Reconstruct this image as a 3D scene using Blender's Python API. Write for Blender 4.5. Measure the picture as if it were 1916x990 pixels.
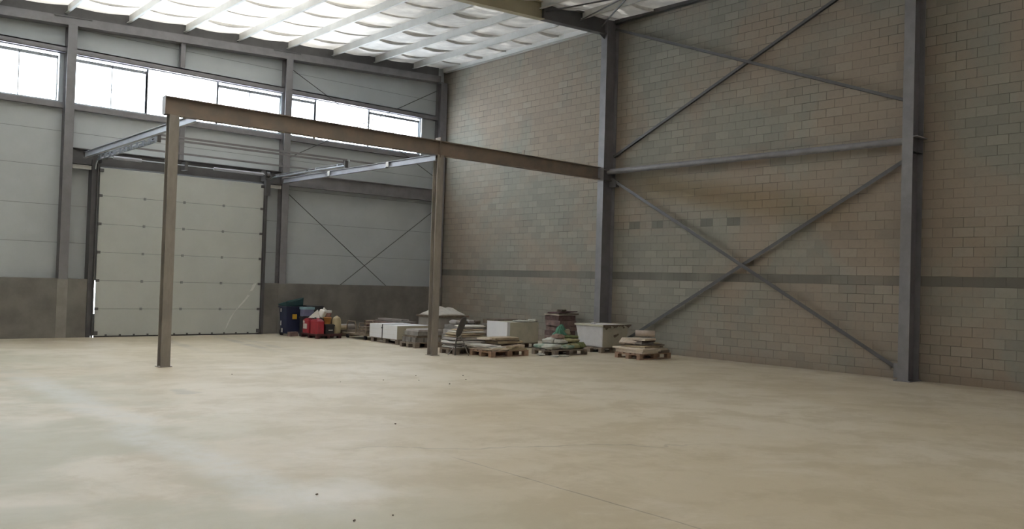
import bpy, bmesh, math, random
from mathutils import Vector, Matrix
R = math.radians
random.seed(7)
for o in list(bpy.data.objects): bpy.data.objects.remove(o)
sc = bpy.context.scene
COL = sc.collection

# ------------------------------------------------------------------ camera, sky, exposure
F_PX = 1578.26
CAM = Vector((-17.989, -24.130, 1.80))
FW = Vector((0.66077885, 0.75030047, 0.02050635))
RT = Vector((0.74971726, -0.66108243, 0.02990054))
UP = Vector((-0.03599078, 0.00438368, 0.99934251))
cd = bpy.data.cameras.new('camera'); cam = bpy.data.objects.new('camera', cd); COL.objects.link(cam)
cd.sensor_fit = 'HORIZONTAL'; cd.sensor_width = 36.0; cd.lens = F_PX / 1916 * 36.0
cd.clip_end = 300
M = Matrix((RT, UP, -FW)).transposed().to_4x4(); M.translation = CAM
cam.matrix_world = M
sc.camera = cam
sc.view_settings.view_transform = 'Standard'
sc.view_settings.look = 'None'
sc.view_settings.gamma = 1.0
sc.view_settings.use_curve_mapping = False
sc.view_settings.exposure = 0.0
SKY_COLOR = (0.86, 0.92, 1.0, 1)
SKY_STRENGTH = 20.0
w = bpy.data.worlds.new('sky'); sc.world = w; w.use_nodes = True
wb = w.node_tree.nodes['Background']
wb.inputs['Color'].default_value = SKY_COLOR
wb.inputs['Strength'].default_value = SKY_STRENGTH
# transmission of the roof quilt under rooflight sheets / under opaque sheets
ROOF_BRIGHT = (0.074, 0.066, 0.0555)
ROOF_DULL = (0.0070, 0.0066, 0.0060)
try:
    sc.cycles.max_bounces = 10; sc.cycles.diffuse_bounces = 5; sc.cycles.transmission_bounces = 6
    sc.cycles.transparent_max_bounces = 8
    sc.cycles.sample_clamp_indirect = 8.0
except Exception: pass

# ------------------------------------------------------------------ node material helpers
def new_mat(name):
    m = bpy.data.materials.new(name); m.use_nodes = True
    nt = m.node_tree; b = nt.nodes['Principled BSDF']
    return m, nt, b
def N(nt, t, **kw):
    n = nt.nodes.new(t)
    for k, v in kw.items(): setattr(n, k, v)
    return n
def sset(nt, sock, v):
    if hasattr(v, 'links') or isinstance(v, bpy.types.NodeSocket): nt.links.new(v, sock)
    else:
        if isinstance(v, (tuple, list)) and len(v) == 3 and sock.type == 'RGBA': v = (*v, 1)
        sock.default_value = v
def mth(nt, op, a, b=0.0, clamp=False):
    n = N(nt, 'ShaderNodeMath', operation=op); n.use_clamp = clamp
    sset(nt, n.inputs[0], a); sset(nt, n.inputs[1], b); return n.outputs[0]
def mixc(nt, fac, a, b, mode='MIX'):
    n = N(nt, 'ShaderNodeMix', data_type='RGBA', blend_type=mode); n.clamp_factor = False
    sset(nt, n.inputs[0], fac); sset(nt, n.inputs[6], a); sset(nt, n.inputs[7], b); return n.outputs[2]
def noise(nt, vec, scale, detail=4, rough=.55, dist=0.0):
    n = N(nt, 'ShaderNodeTexNoise'); n.inputs['Scale'].default_value = scale
    n.inputs['Detail'].default_value = detail; n.inputs['Roughness'].default_value = rough
    n.inputs['Distortion'].default_value = dist
    if vec is not None: nt.links.new(vec, n.inputs['Vector'])
    return n.outputs['Fac']
def ramp(nt, x, a, b):
    n = N(nt, 'ShaderNodeMapRange'); n.interpolation_type = 'SMOOTHSTEP'
    sset(nt, n.inputs['Value'], x); n.inputs['From Min'].default_value = a; n.inputs['From Max'].default_value = b
    return n.outputs['Result']
def pos(nt):
    g = N(nt, 'ShaderNodeNewGeometry'); return g.outputs['Position']
def sep(nt, v):
    s = N(nt, 'ShaderNodeSeparateXYZ'); nt.links.new(v, s.inputs[0]); return s.outputs
def comb(nt, x, y, z):
    c = N(nt, 'ShaderNodeCombineXYZ'); sset(nt, c.inputs[0], x); sset(nt, c.inputs[1], y); sset(nt, c.inputs[2], z); return c.outputs[0]
def bump(nt, b, h, strength=.3, dist=.02):
    n = N(nt, 'ShaderNodeBump'); n.inputs['Strength'].default_value = strength; n.inputs['Distance'].default_value = dist
    nt.links.new(h, n.inputs['Height']); nt.links.new(n.outputs[0], b.inputs['Normal'])
def mat(name, col, rough=.7, metal=0.0, var=.25, scale=6.0, col2=None, bmp=.15, stretch=None):
    """plain material: colour broken up by worn / dusty noise in object space"""
    m, nt, b = new_mat(name)
    tc = N(nt, 'ShaderNodeTexCoord').outputs['Object']
    if stretch:
        mp = N(nt, 'ShaderNodeMapping'); mp.inputs['Scale'].default_value = stretch
        nt.links.new(tc, mp.inputs['Vector']); tc = mp.outputs[0]
    f = noise(nt, tc, scale, 6, .6)
    f2 = ramp(nt, f, .32, .68)
    c2 = col2 if col2 else tuple(c * (1 - var) for c in col)
    c = mixc(nt, f2, c2, col)
    nt.links.new(c, b.inputs['Base Color'])
    b.inputs['Roughness'].default_value = rough; b.inputs['Metallic'].default_value = metal
    if bmp: bump(nt, b, f, bmp, .01)
    return m

# ------------------------------------------------------------------ mesh helper
class MB:
    def __init__(s): s.v = []; s.f = []; s.smooth = []
    def add(s, vs, fs, smooth=False):
        o = len(s.v); s.v += [tuple(v) for v in vs]
        for f in fs: s.f.append(tuple(o + i for i in f)); s.smooth.append(smooth)
        return s
    def box(s, x0, x1, y0, y1, z0, z1):
        if x0 > x1: x0, x1 = x1, x0
        if y0 > y1: y0, y1 = y1, y0
        if z0 > z1: z0, z1 = z1, z0
        v = [(x0,y0,z0),(x1,y0,z0),(x1,y1,z0),(x0,y1,z0),(x0,y0,z1),(x1,y0,z1),(x1,y1,z1),(x0,y1,z1)]
        return s.add(v, [(0,3,2,1),(4,5,6,7),(0,1,5,4),(1,2,6,5),(2,3,7,6),(3,0,4,7)])
    def prism(s, prof, p0, p1, side, up):
        """extrude a 2-D profile (list of (side, up)) from p0 to p1"""
        p0 = Vector(p0); p1 = Vector(p1); a = Vector(side).normalized(); u = Vector(up).normalized()
        n = len(prof)
        v = [p0 + a*q[0] + u*q[1] for q in prof] + [p1 + a*q[0] + u*q[1] for q in prof]
        f = [(i, (i+1) % n, n + (i+1) % n, n + i) for i in range(n)]
        # caps: profiles are cut into fans only when convex; n-gon otherwise
        f += [tuple(range(n-1, -1, -1)), tuple(range(n, 2*n))]
        return s.add(v, f)
    def ibeam(s, p0, p1, side, up, h, b, tf=.016, tw=.012):
        """I section, web height h along up, flange width b along side"""
        H = h/2; B = b/2; W = tw/2
        for q in ([(-B,H-tf),(B,H-tf),(B,H),(-B,H)], [(-B,-H),(B,-H),(B,-H+tf),(-B,-H+tf)], [(-W,-H+tf),(W,-H+tf),(W,H-tf),(-W,H-tf)]):
            s.prism(q, p0, p1, side, up)
        return s
    def tube(s, pts, r, n=12, caps=True):
        pts = [Vector(p) for p in pts]; rings = []
        for i, p in enumerate(pts):
            d = (pts[min(i+1, len(pts)-1)] - pts[max(i-1, 0)]).normalized()
            a = d.orthogonal().normalized() if i == 0 else (prev - d*prev.dot(d)).normalized()
            prev = a; b = d.cross(a)
            rr = r[i] if isinstance(r, (list, tuple)) else r
            rings.append([p + (a*math.cos(t) + b*math.sin(t))*rr for t in [2*math.pi*k/n for k in range(n)]])
        v = [q for g in rings for q in g]
        f = [(i*n+k, i*n+(k+1)%n, (i+1)*n+(k+1)%n, (i+1)*n+k) for i in range(len(pts)-1) for k in range(n)]
        s.add(v, f, True)
        if caps:
            s.add(rings[0], [tuple(range(n-1,-1,-1))]); s.add(rings[-1], [tuple(range(n))])
        return s
    def lathe(s, prof, n=24, c=(0,0,0)):
        v = []; f = []
        for r_, z in prof:
            for k in range(n):
                t = 2*math.pi*k/n; v.append((c[0]+r_*math.cos(t), c[1]+r_*math.sin(t), c[2]+z))
        for i in range(len(prof)-1):
            for k in range(n): f.append((i*n+k, i*n+(k+1)%n, (i+1)*n+(k+1)%n, (i+1)*n+k))
        s.add(v, f, True)
        if prof[0][0] > 1e-4: s.add(v[:n], [tuple(range(n-1,-1,-1))])
        if prof[-1][0] > 1e-4: s.add(v[-n:], [tuple(range(n))])
        return s
    def frustum(s, bx, by, tx, ty, z0, z1):
        v = [(-bx,-by,z0),(bx,-by,z0),(bx,by,z0),(-bx,by,z0),(-tx,-ty,z1),(tx,-ty,z1),(tx,ty,z1),(-tx,ty,z1)]
        return s.add(v, [(0,3,2,1),(4,5,6,7),(0,1,5,4),(1,2,6,5),(2,3,7,6),(3,0,4,7)])
    def build(s, name, m, parent=None, bevel=0.0, loc=None, rot=None):
        me = bpy.data.meshes.new(name); me.from_pydata(s.v, [], s.f); me.update()
        for p, sm in zip(me.polygons, s.smooth): p.use_smooth = sm
        me.materials.append(m)
        o = bpy.data.objects.new(name, me); COL.objects.link(o)
        if parent: o.parent = parent
        if loc is not None: o.location = loc
        if rot is not None: o.rotation_euler = rot
        if bevel:
            bv = o.modifiers.new('bevel', 'BEVEL'); bv.width = bevel; bv.segments = 2; bv.limit_method = 'ANGLE'
        return o
def tag(o, label, cat, group=None, kind=None):
    if label: o['label'] = label
    if cat: o['category'] = cat
    if group: o['group'] = group
    if kind: o['kind'] = kind
    return o
def root(name, loc, rz, label, cat, group=None):
    o = bpy.data.objects.new(name, None); COL.objects.link(o); o.location = loc; o.rotation_euler = (0, 0, rz)
    o.empty_display_size = .2
    return tag(o, label, cat, group)
def struct(o): o['kind'] = 'structure'; return o

# ------------------------------------------------------------------ measured layout (metres, corner of plinth face and block wall = origin)
YA = 0.30          # inner face of the cladding of the far wall (plinth face is y = 0)
Y1, Y2, Y3 = -7.93, -16.47, -25.0
XA0, XA1, XA2 = -18.4, -12.25, -6.13
XL, YB = -25.5, -33.5
HP = 1.54
def zp(x): return 9.16 + 0.0575 * x         # underside of purlins
def zc(x): return 9.40 + 0.0575 * x         # quilt / roof line

# ------------------------------------------------------------------ materials of the shell
def mat_floor():
    m, nt, b = new_mat('trowelled_concrete_floor')
    P = pos(nt); s = sep(nt, P); x, y = s[0], s[1]
    big = noise(nt, P, .16, 5, .6, .6)
    mid = noise(nt, P, .9, 7, .68, .25)
    fine = noise(nt, P, 5, 6, .7)
    u1 = mth(nt, 'ADD', mth(nt, 'MULTIPLY', x, .66), mth(nt, 'MULTIPLY', y, .75)); u2 = mth(nt, 'SUBTRACT', mth(nt, 'MULTIPLY', x, .75), mth(nt, 'MULTIPLY', y, .66))
    st = noise(nt, comb(nt, mth(nt, 'MULTIPLY', u1, 1.2), mth(nt, 'MULTIPLY', u2, .5), 0), 1.3, 7, .7, .3)
    c = mixc(nt, ramp(nt, big, .38, .62), (.525, .46, .345), (.59, .535, .435))
    c = mixc(nt, mth(nt, 'MULTIPLY', ramp(nt, mid, .44, .60), .60), c, (.44, .38, .27))
    c = mixc(nt, mth(nt, 'MULTIPLY', ramp(nt, st, .50, .68), .42), c, (.64, .59, .51))
    c = mixc(nt, mth(nt, 'MULTIPLY', ramp(nt, fine, .5, .75), .30), c, (.44, .38, .29))
    ol = mth(nt, 'MULTIPLY', ramp(nt, x, -12.6, -15.2), ramp(nt, noise(nt, P, .45, 4, .6, .3), .40, .56))
    c = mixc(nt, mth(nt, 'MULTIPLY', ol, .75), c, (.42, .41, .31))
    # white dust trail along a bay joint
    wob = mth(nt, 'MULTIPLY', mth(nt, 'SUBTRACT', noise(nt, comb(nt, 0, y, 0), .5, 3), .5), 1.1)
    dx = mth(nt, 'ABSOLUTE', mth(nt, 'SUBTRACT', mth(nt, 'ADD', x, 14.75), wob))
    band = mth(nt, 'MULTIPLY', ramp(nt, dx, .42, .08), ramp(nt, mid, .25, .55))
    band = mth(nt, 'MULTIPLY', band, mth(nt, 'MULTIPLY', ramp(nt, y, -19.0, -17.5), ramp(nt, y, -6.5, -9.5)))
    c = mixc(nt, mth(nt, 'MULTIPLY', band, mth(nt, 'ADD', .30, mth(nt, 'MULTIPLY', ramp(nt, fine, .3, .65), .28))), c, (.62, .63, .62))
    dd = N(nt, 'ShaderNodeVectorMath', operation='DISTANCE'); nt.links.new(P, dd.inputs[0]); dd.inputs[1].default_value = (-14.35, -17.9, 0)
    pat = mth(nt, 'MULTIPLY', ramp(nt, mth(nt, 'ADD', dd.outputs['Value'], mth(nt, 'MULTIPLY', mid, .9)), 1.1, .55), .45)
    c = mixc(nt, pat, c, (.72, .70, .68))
    # dark smear of wet mortar
    d2 = N(nt, 'ShaderNodeVectorMath', operation='DISTANCE')
    nt.links.new(comb(nt, mth(nt, 'MULTIPLY', x, 1.0), mth(nt, 'MULTIPLY', y, .45), 0), d2.inputs[0]); d2.inputs[1].default_value = (-13.25, -11.4*.45, 0)
    sm = mth(nt, 'MULTIPLY', ramp(nt, mth(nt, 'ADD', d2.outputs['Value'], mth(nt, 'MULTIPLY', noise(nt, P, 3, 4), .5)), .47, .30), .5)
    c = mixc(nt, sm, c, (.30, .29, .25))
    # wheel marks towards the gate
    for xc, a in ((-9.9, .35), (-8.3, .45), (-7.9, .3)):
        q = mth(nt, 'ABSOLUTE', mth(nt, 'ADD', mth(nt, 'SUBTRACT', x, xc), mth(nt, 'MULTIPLY', y, -.12)))
        k = mth(nt, 'MULTIPLY', mth(nt, 'MULTIPLY', ramp(nt, q, .22, .05), ramp(nt, y, -6.5, -4.0)), mth(nt, 'MULTIPLY', ramp(nt, mid, .3, .6), a))
        c = mixc(nt, k, c, (.22, .22, .22))
    # saw-cut joints
    def line(coord, at, wd, f0, f1, cc):
        k = ramp(nt, mth(nt, 'ABSOLUTE', mth(nt, 'SUBTRACT', coord, at)), wd, wd*.4)
        return mth(nt, 'MULTIPLY', k, mth(nt, 'MULTIPLY', ramp(nt, f0, f1, f1+.3), 1.0)), cc
    ny = mth(nt, 'SUBTRACT', 0.0, y)
    jn = noise(nt, P, 1.5, 3)
    xj = mth(nt, 'ADD', x, mth(nt, 'MULTIPLY', mth(nt, 'SUBTRACT', jn, .5), .06))
    k, _ = line(xj, -12.70, .014, ny, 17.2, None)
    k = mth(nt, 'MULTIPLY', k, mth(nt, 'ADD', .25, mth(nt, 'MULTIPLY', ramp(nt, mid, .4, .6), .4)))
    c = mixc(nt, k, c, (.16, .15, .13))
    # hairline crack
    cr = mth(nt, 'ABSOLUTE', mth(nt, 'SUBTRACT', mth(nt, 'ADD', y, mth(nt, 'MULTIPLY', x, .55)), mth(nt, 'ADD', -23.75, mth(nt, 'MULTIPLY', mth(nt, 'SUBTRACT', jn, .5), .8))))
    kc = mth(nt, 'MULTIPLY', mth(nt, 'MULTIPLY', ramp(nt, cr, .035, .01), ramp(nt, x, -13.6, -13.0)), mth(nt, 'MULTIPLY', ramp(nt, x, -9.6, -10.6), .45))
    c = mixc(nt, kc, c, (.22, .20, .16))
    # dirt line gathered along the block wall
    kd = mth(nt, 'MULTIPLY', ramp(nt, mth(nt, 'ADD', x, mth(nt, 'MULTIPLY', mid, .8)), -.5, .35), .5)
    c = mixc(nt, kd, c, (.30, .25, .19))
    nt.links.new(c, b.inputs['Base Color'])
    r = mth(nt, 'ADD', .36, mth(nt, 'MULTIPLY', mid, .30)); nt.links.new(r, b.inputs['Roughness'])
    b.inputs['Specular IOR Level'].default_value = .45
    bump(nt, b, mixc(nt, .5, mid, fine), .10, .01)
    return m
def mat_blocks():
    m, nt, b = new_mat('grey_concrete_blockwork')
    P = pos(nt); s = sep(nt, P); y, z = s[1], s[2]
    OFF = -.034
    zz = mth(nt, 'SUBTRACT', z, OFF)
    br = N(nt, 'ShaderNodeTexBrick'); br.offset = .5; br.offset_frequency = 2; br.squash = 1
    br.inputs['Scale'].default_value = 1.0
    br.inputs['Brick Width'].default_value = .40; br.inputs['Row Height'].default_value = .20
    br.inputs['Mortar Size'].default_value = .007; br.inputs['Mortar Smooth'].default_value = .5
    br.inputs['Bias'].default_value = 0.0
    br.inputs['Color1'].default_value = (0, 0, 0, 1); br.inputs['Color2'].default_value = (1, 1, 1, 1); br.inputs['Mortar'].default_value = (.5, .5, .5, 1)
    nt.links.new(comb(nt, mth(nt, 'ADD', y, 40.0), zz, 0), br.inputs['Vector'])
    rnd = N(nt, 'ShaderNodeSeparateColor'); nt.links.new(br.outputs['Color'], rnd.inputs[0]); rnd = rnd.outputs[0]
    big = noise(nt, P, .35, 5, .6, .5)
    fine = noise(nt, P, 9, 5, .7)
    c = mixc(nt, ramp(nt, big, .38, .62), (0.300, 0.248, 0.200), (0.256, 0.248, 0.214))
    c = mixc(nt, mth(nt, 'MULTIPLY', ramp(nt, rnd, .70, 1.0), .30), c, (0.360, 0.332, 0.276))
    c = mixc(nt, mth(nt, 'MULTIPLY', ramp(nt, rnd, .32, .0), .28), c, (0.180, 0.172, 0.152))
    c = mixc(nt, mth(nt, 'MULTIPLY', ramp(nt, fine, .45, .75), .25), c, (0.184, 0.170, 0.148))
    # courses washed brown by the core of a leak, under the tie tube
    q1 = mth(nt, 'ADD', z, mth(nt, 'MULTIPLY', mth(nt, 'ADD', y, 9.0), -.16))
    k = mth(nt, 'MULTIPLY', ramp(nt, mth(nt, 'ABSOLUTE', mth(nt, 'SUBTRACT', q1, 4.55)), .55, .1), mth(nt, 'MULTIPLY', ramp(nt, y, -15.5, -13.5), ramp(nt, y, -8.4, -9.6)))
    c = mixc(nt, mth(nt, 'MULTIPLY', k, .45), c, (0.272, 0.202, 0.116))
    # one darker course
    nb = noise(nt, comb(nt, y, 3.0, 0), .6, 3)
    band = mth(nt, 'MULTIPLY', mth(nt, 'GREATER_THAN', zz, 2.0), mth(nt, 'LESS_THAN', zz, 2.2))
    c = mixc(nt, mth(nt, 'MULTIPLY', band, mth(nt, 'ADD', .45, mth(nt, 'MULTIPLY', ramp(nt, nb, .35, .6), .4))), c, (0.132, 0.125, 0.111))
    row = mth(nt, 'MULTIPLY', mth(nt, 'GREATER_THAN', zz, 3.2+.2), mth(nt, 'LESS_THAN', zz, 3.4+.2))
    for yc, a in ((-8.8, .75), (-9.6, .65), (-10.4, .3), (-11.2, .8), (-12.0, .8)):
        kk = mth(nt, 'MULTIPLY', row, mth(nt, 'LESS_THAN', mth(nt, 'ABSOLUTE', mth(nt, 'SUBTRACT', y, yc)), .195))
        c = mixc(nt, mth(nt, 'MULTIPLY', kk, a), c, (0.132, 0.130, 0.116))
    mj = mth(nt, 'MULTIPLY', br.outputs['Fac'], mth(nt, 'ADD', mth(nt, 'ADD', .26, mth(nt, 'MULTIPLY', ramp(nt, z, 5.0, 7.5), .18)), mth(nt, 'MULTIPLY', ramp(nt, noise(nt, P, .9, 3), .45, .65), .55)))
    c = mixc(nt, mj, c, (0.104, 0.097, 0.084))
    # splash dirt at the foot of the wall
    kd = mth(nt, 'MULTIPLY', ramp(nt, mth(nt, 'ADD', z, mth(nt, 'MULTIPLY', big, .8)), .75, .3), .55)
    c = mixc(nt, kd, c, (0.208, 0.158, 0.116))
    nt.links.new(c, b.inputs['Base Color']); b.inputs['Roughness'].default_value = .95
    b.inputs['Specular IOR Level'].default_value = .2
    h = mth(nt, 'SUBTRACT', mth(nt, 'MULTIPLY', fine, .35), br.outputs['Fac'])
    bump(nt, b, h, .6, .012)
    return m
def mat_quilt(name='roof_insulation_quilt', layer=1.0):
    m = bpy.data.materials.new(name); m.use_nodes = True
    nt = m.node_tree; nt.nodes.clear()
    out = N(nt, 'ShaderNodeOutputMaterial')
    P = pos(nt); s = sep(nt, P); x, y = s[0], s[1]
    st = noise(nt, comb(nt, mth(nt, 'MULTIPLY', x, .9), mth(nt, 'MULTIPLY', y, 3.0), 0), 1.2, 4, .6, .3)
    big = noise(nt, P, .35, 3, .5)
    # rooflight sheets lie left of the outer purlin bays; quilt fibres thin out unevenly
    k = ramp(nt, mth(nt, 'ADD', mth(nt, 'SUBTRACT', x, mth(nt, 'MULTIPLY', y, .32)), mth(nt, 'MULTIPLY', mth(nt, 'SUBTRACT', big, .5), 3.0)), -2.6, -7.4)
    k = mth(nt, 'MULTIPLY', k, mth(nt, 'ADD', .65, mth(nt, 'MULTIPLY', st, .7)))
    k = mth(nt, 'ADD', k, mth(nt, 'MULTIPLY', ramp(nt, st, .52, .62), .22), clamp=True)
    k = mth(nt, 'MULTIPLY', k, mth(nt, 'ADD', .30, mth(nt, 'MULTIPLY', ramp(nt, mth(nt, 'ADD', x, mth(nt, 'MULTIPLY', mth(nt, 'ADD', y, 12.0), -.05)), -18.0, -12.0), .70)))  # transmission cut towards the unseen left side to darken the floor there
    k = mth(nt, 'MULTIPLY', k, mth(nt, 'ADD', 1.0, mth(nt, 'MULTIPLY', mth(nt, 'MULTIPLY', ramp(nt, y, -7.5, -10.0), ramp(nt, x, -15.0, -11.0)), .45)))  # added boost over the nearer, mostly unseen bays to brighten the floor
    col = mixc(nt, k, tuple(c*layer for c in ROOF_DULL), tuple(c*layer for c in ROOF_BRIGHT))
    tr = N(nt, 'ShaderNodeBsdfTranslucent'); nt.links.new(col, tr.inputs['Color'])
    df = N(nt, 'ShaderNodeBsdfDiffuse')
    dc = mixc(nt, ramp(nt, noise(nt, P, 2.0, 5), .4, .65), (.52, .51, .49), (.66, .65, .62)); nt.links.new(dc, df.inputs['Color'])
    ad = N(nt, 'ShaderNodeAddShader'); nt.links.new(tr.outputs[0], ad.inputs[0]); nt.links.new(df.outputs[0], ad.inputs[1])
    nt.links.new(ad.outputs[0], out.inputs['Surface'])
    return m
def mat_glass():
    m = bpy.data.materials.new('window_glass'); m.use_nodes = True
    nt = m.node_tree; nt.nodes.clear()
    out = N(nt, 'ShaderNodeOutputMaterial'); t = N(nt, 'ShaderNodeBsdfTransparent'); t.inputs[0].default_value = (.93, .96, .97, 1)
    g = N(nt, 'ShaderNodeBsdfGlossy'); g.inputs['Roughness'].default_value = .05
    mx = N(nt, 'ShaderNodeMixShader'); mx.inputs[0].default_value = .06
    nt.links.new(t.outputs[0], mx.inputs[1]); nt.links.new(g.outputs[0], mx.inputs[2]); nt.links.new(mx.outputs[0], out.inputs['Surface'])
    return m
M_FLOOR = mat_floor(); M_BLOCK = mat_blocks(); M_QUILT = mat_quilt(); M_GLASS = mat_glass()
M_PANEL = mat('cladding_panel', (.46, .49, .50), .55, 0, .07, 1.2, bmp=.03)
M_DOOR = mat('gate_panel', (.48, .50, .475), .5, 0, .06, 1.5, bmp=.03)
M_JOINT = mat('panel_joint', (.24, .25, .25), .7, 0, .1, 3)
M_PLINTH = mat('cast_concrete', (.215, .205, .185), .9, 0, .3, 1.4, col2=(.150, .142, .128), bmp=.3)
M_PIER = mat('pale_cast_concrete', (.30, .285, .255), .9, 0, .2, 2.5, bmp=.2)
M_STEEL = mat('primed_steel', (.215, .208, .218), .48, .0, .18, 3.0, bmp=.05)
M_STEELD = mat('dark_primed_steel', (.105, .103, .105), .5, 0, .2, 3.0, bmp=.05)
M_STEELB = mat('brown_primed_steel', (.26, .20, .155), .55, 0, .3, 2.2, col2=(.19, .160, .135), bmp=.05)
M_POST = mat('dusty_primed_steel', (.31, .275, .24), .6, 0, .2, 4.0, col2=(.22, .20, .178), stretch=(1, 1, .35), bmp=.05)
M_PURLIN = mat('galvanised_purlin', (.62, .62, .60), .5, .0, .1, 3.0, bmp=.02)
M_GALV = mat('galvanised_track', (.52, .56, .60), .32, .6, .15, 8, bmp=.02)
M_CREAM = mat('lit_rafter_steel', (.44, .40, .27), .55, 0, .12, 2, bmp=.02)  # yellowish light on the rafter span, put into the steel colour
M_ALU = mat('window_frame', (.34, .36, .38), .45, .2, .1, 4, bmp=0)
M_WHITEF = mat('white_window_reveal', (.72, .74, .76), .5, 0, .05, 4, bmp=0)
M_RUB = mat('black_rubber', (.035, .035, .035), .8, 0, .2, 5)

# ------------------------------------------------------------------ shell
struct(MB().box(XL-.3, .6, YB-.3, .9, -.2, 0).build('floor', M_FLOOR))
struct(MB().box(0, .3, YB, .6, -.02, 9.75).build('wall_right', M_BLOCK))
struct(MB().box(XL-.3, XL, YB, .6, 0, 8.6).build('wall_left', M_PANEL))
struct(MB().box(XL-.3, .3, YB-.3, YB, 0, 9.8).build('wall_back', M_PANEL))
# far wall cladding with openings: windows between z 6.25 and 7.43, gate to the floor
WZ0, WZ1 = 6.165, 7.43
GX0, GX1, GZ = -11.62, -6.76, 4.58
bm = MB()
wins = [(-18.0, -12.44), (-12.16, -6.22), (-6.02, -1.0)]
yo = YA + .08
def pan(x0, x1, z0, z1): bm.box(x0, x1, YA, yo, z0, z1)
pan(XL, GX0, 0, WZ0 ); pan(GX0, GX1, GZ, WZ0); pan(GX1, 0, 0, WZ0)
pan(XL, 0, WZ1, 9.5)
xs = [XL] + [q for wv in wins for q in wv] + [0]
for a, b_ in zip(xs[::2], xs[1::2]): pan(a, b_, WZ0, WZ1)
wall_far = struct(bm.build('wall_far', M_PANEL))
# horizontal tongue joints of the panels
bm = MB()
for z in (2.48, 3.46, 4.47, 5.40, 8.15):
    for a, b_ in ((XL, XA1), (XA1, GX0), (GX1, 0)) if z < GZ else ((XL, 0),): bm.box(a, b_, YA-.004, YA+.01, z-.006, z+.006)
bm.build('panel_joint', M_JOINT, wall_far)
# fine ribs are too shallow to see; the plinth is cast concrete, flush with the column faces
bm = MB(); bm.box(XL, GX0-.02, 0, YA, 0, HP).box(GX0-.02, GX0, .0, YA, 0, HP)
bm.build('concrete_plinth', M_PLINTH, wall_far, bevel=.012)
bm = MB(); bm.box(GX1+.02, 0, 0, YA, 0, HP); bm.build('concrete_plinth', M_PLINTH, wall_far, bevel=.012)
MB().box(XA1-.13, XA1+.12, -.006, .1, 0, HP-.005).build('concrete_pier', M_PIER, wall_far)
MB().box(XA2-.13, XA2+.12, -.006, .1, 0, HP-.005).build('concrete_pier', M_PLINTH, wall_far)

# windows
def window(n, x0, x1, mods, jamb_right=False):
    f = MB()
    y0, y1 = YA-.06, YA+.06
    f.box(x0, x1, y0, y1, WZ0-.02, WZ0+.012).box(x0, x1, y0, y1, WZ1-.015, WZ1)
    f.box(x0, x0+.04, y0, y1, WZ0, WZ1).box(x1-.04, x1, y0, y1, WZ0, WZ1)
    fr = struct(f.build('window_%d' % n, M_ALU))
    for a, b_, kind in mods:
        if kind == 'open':
            for q in (a, b_): MB().box(q-.03, q+.03, YA-.02, YA+.04, WZ0+.012, WZ1-.015).build('mullion', M_ALU, fr)
            continue
        s_ = MB(); z0, z1 = WZ0+.012, WZ1-.070; ya, yb = YA-.02, YA+.03
        s_.box(a, b_, ya, yb, z0, z0+.015).box(a, b_, ya, yb, z1-.085, z1).box(a, a+.03, ya, yb, z0, z1).box(b_-.03, b_, ya, yb, z0, z1)
        c = (a+b_)/2
        if b_-a > 1.5: s_.box(c-.012, c+.012, ya, yb, z0, z1)
        sa = s_.build('sash', M_ALU, fr)
        MB().box(a+.03, b_-.03, YA+.002, YA+.008, z0+.015, z1-.085).build('pane', M_GLASS, sa)
    MB().box(x0, x1, YA-.10, YA-.02, WZ0-.06, WZ0-.02).build('window_sill', M_WHITEF, fr)
    if jamb_right: MB().box(x1, x1+.05, YA-.12, YA+.05, WZ0-.1, WZ1).build('window_reveal', M_WHITEF, fr)
window(1, -18.0, -12.44, [(-17.9, -16.2, 's'), (-16.2, -14.3, 's'), (-14.3, -12.5, 's')])
window(2, -12.16, -6.22, [(-12.1, -10.25, 's'), (-10.25, -8.25, 'open'), (-8.25, -6.26, 's')])
window(3, -6.02, -1.0, [(-5.97, -5.06, 's'), (-5.06, -3.08, 'open'), (-3.08, -1.05, 's')], True)

# steel girts over and under the windows
for x0, x1, lab in ((-18.4, XA1-.11, 'left of the gate'), (XA1+.11, XA2-.11, 'above the gate'), (XA2+.11, -.34, 'nearest the block wall')):
    g = MB(); g.box(x0, x1, .12, YA, 7.57, 7.60).box(x0, x1, .12, .135, 7.44, 7.60).box(x0, x1, .12, YA, 7.44, 7.455)
    tag(g.build('window_girt', M_STEEL), 'dark steel channel running along the top of the high windows, bay ' + lab, 'girt', 'girts above the high windows')
    MB().box(x0, x1 if x1 < -1 else -.95, .15, YA-.0, 5.99, 6.135).build('sill_girt', M_STEEL)
for o in [o for o in bpy.data.objects if o.name.startswith('sill_girt')]:
    c = sum((v.co.x for v in o.data.vertices)) / len(o.data.vertices)
    lab = 'left of the gate' if c < -13 else 'above the gate' if c < -7 else 'nearest the block wall'
    tag(o, 'slim steel rail running under the sill of the high windows, bay ' + lab, 'girt', 'rails under the high windows')

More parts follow.
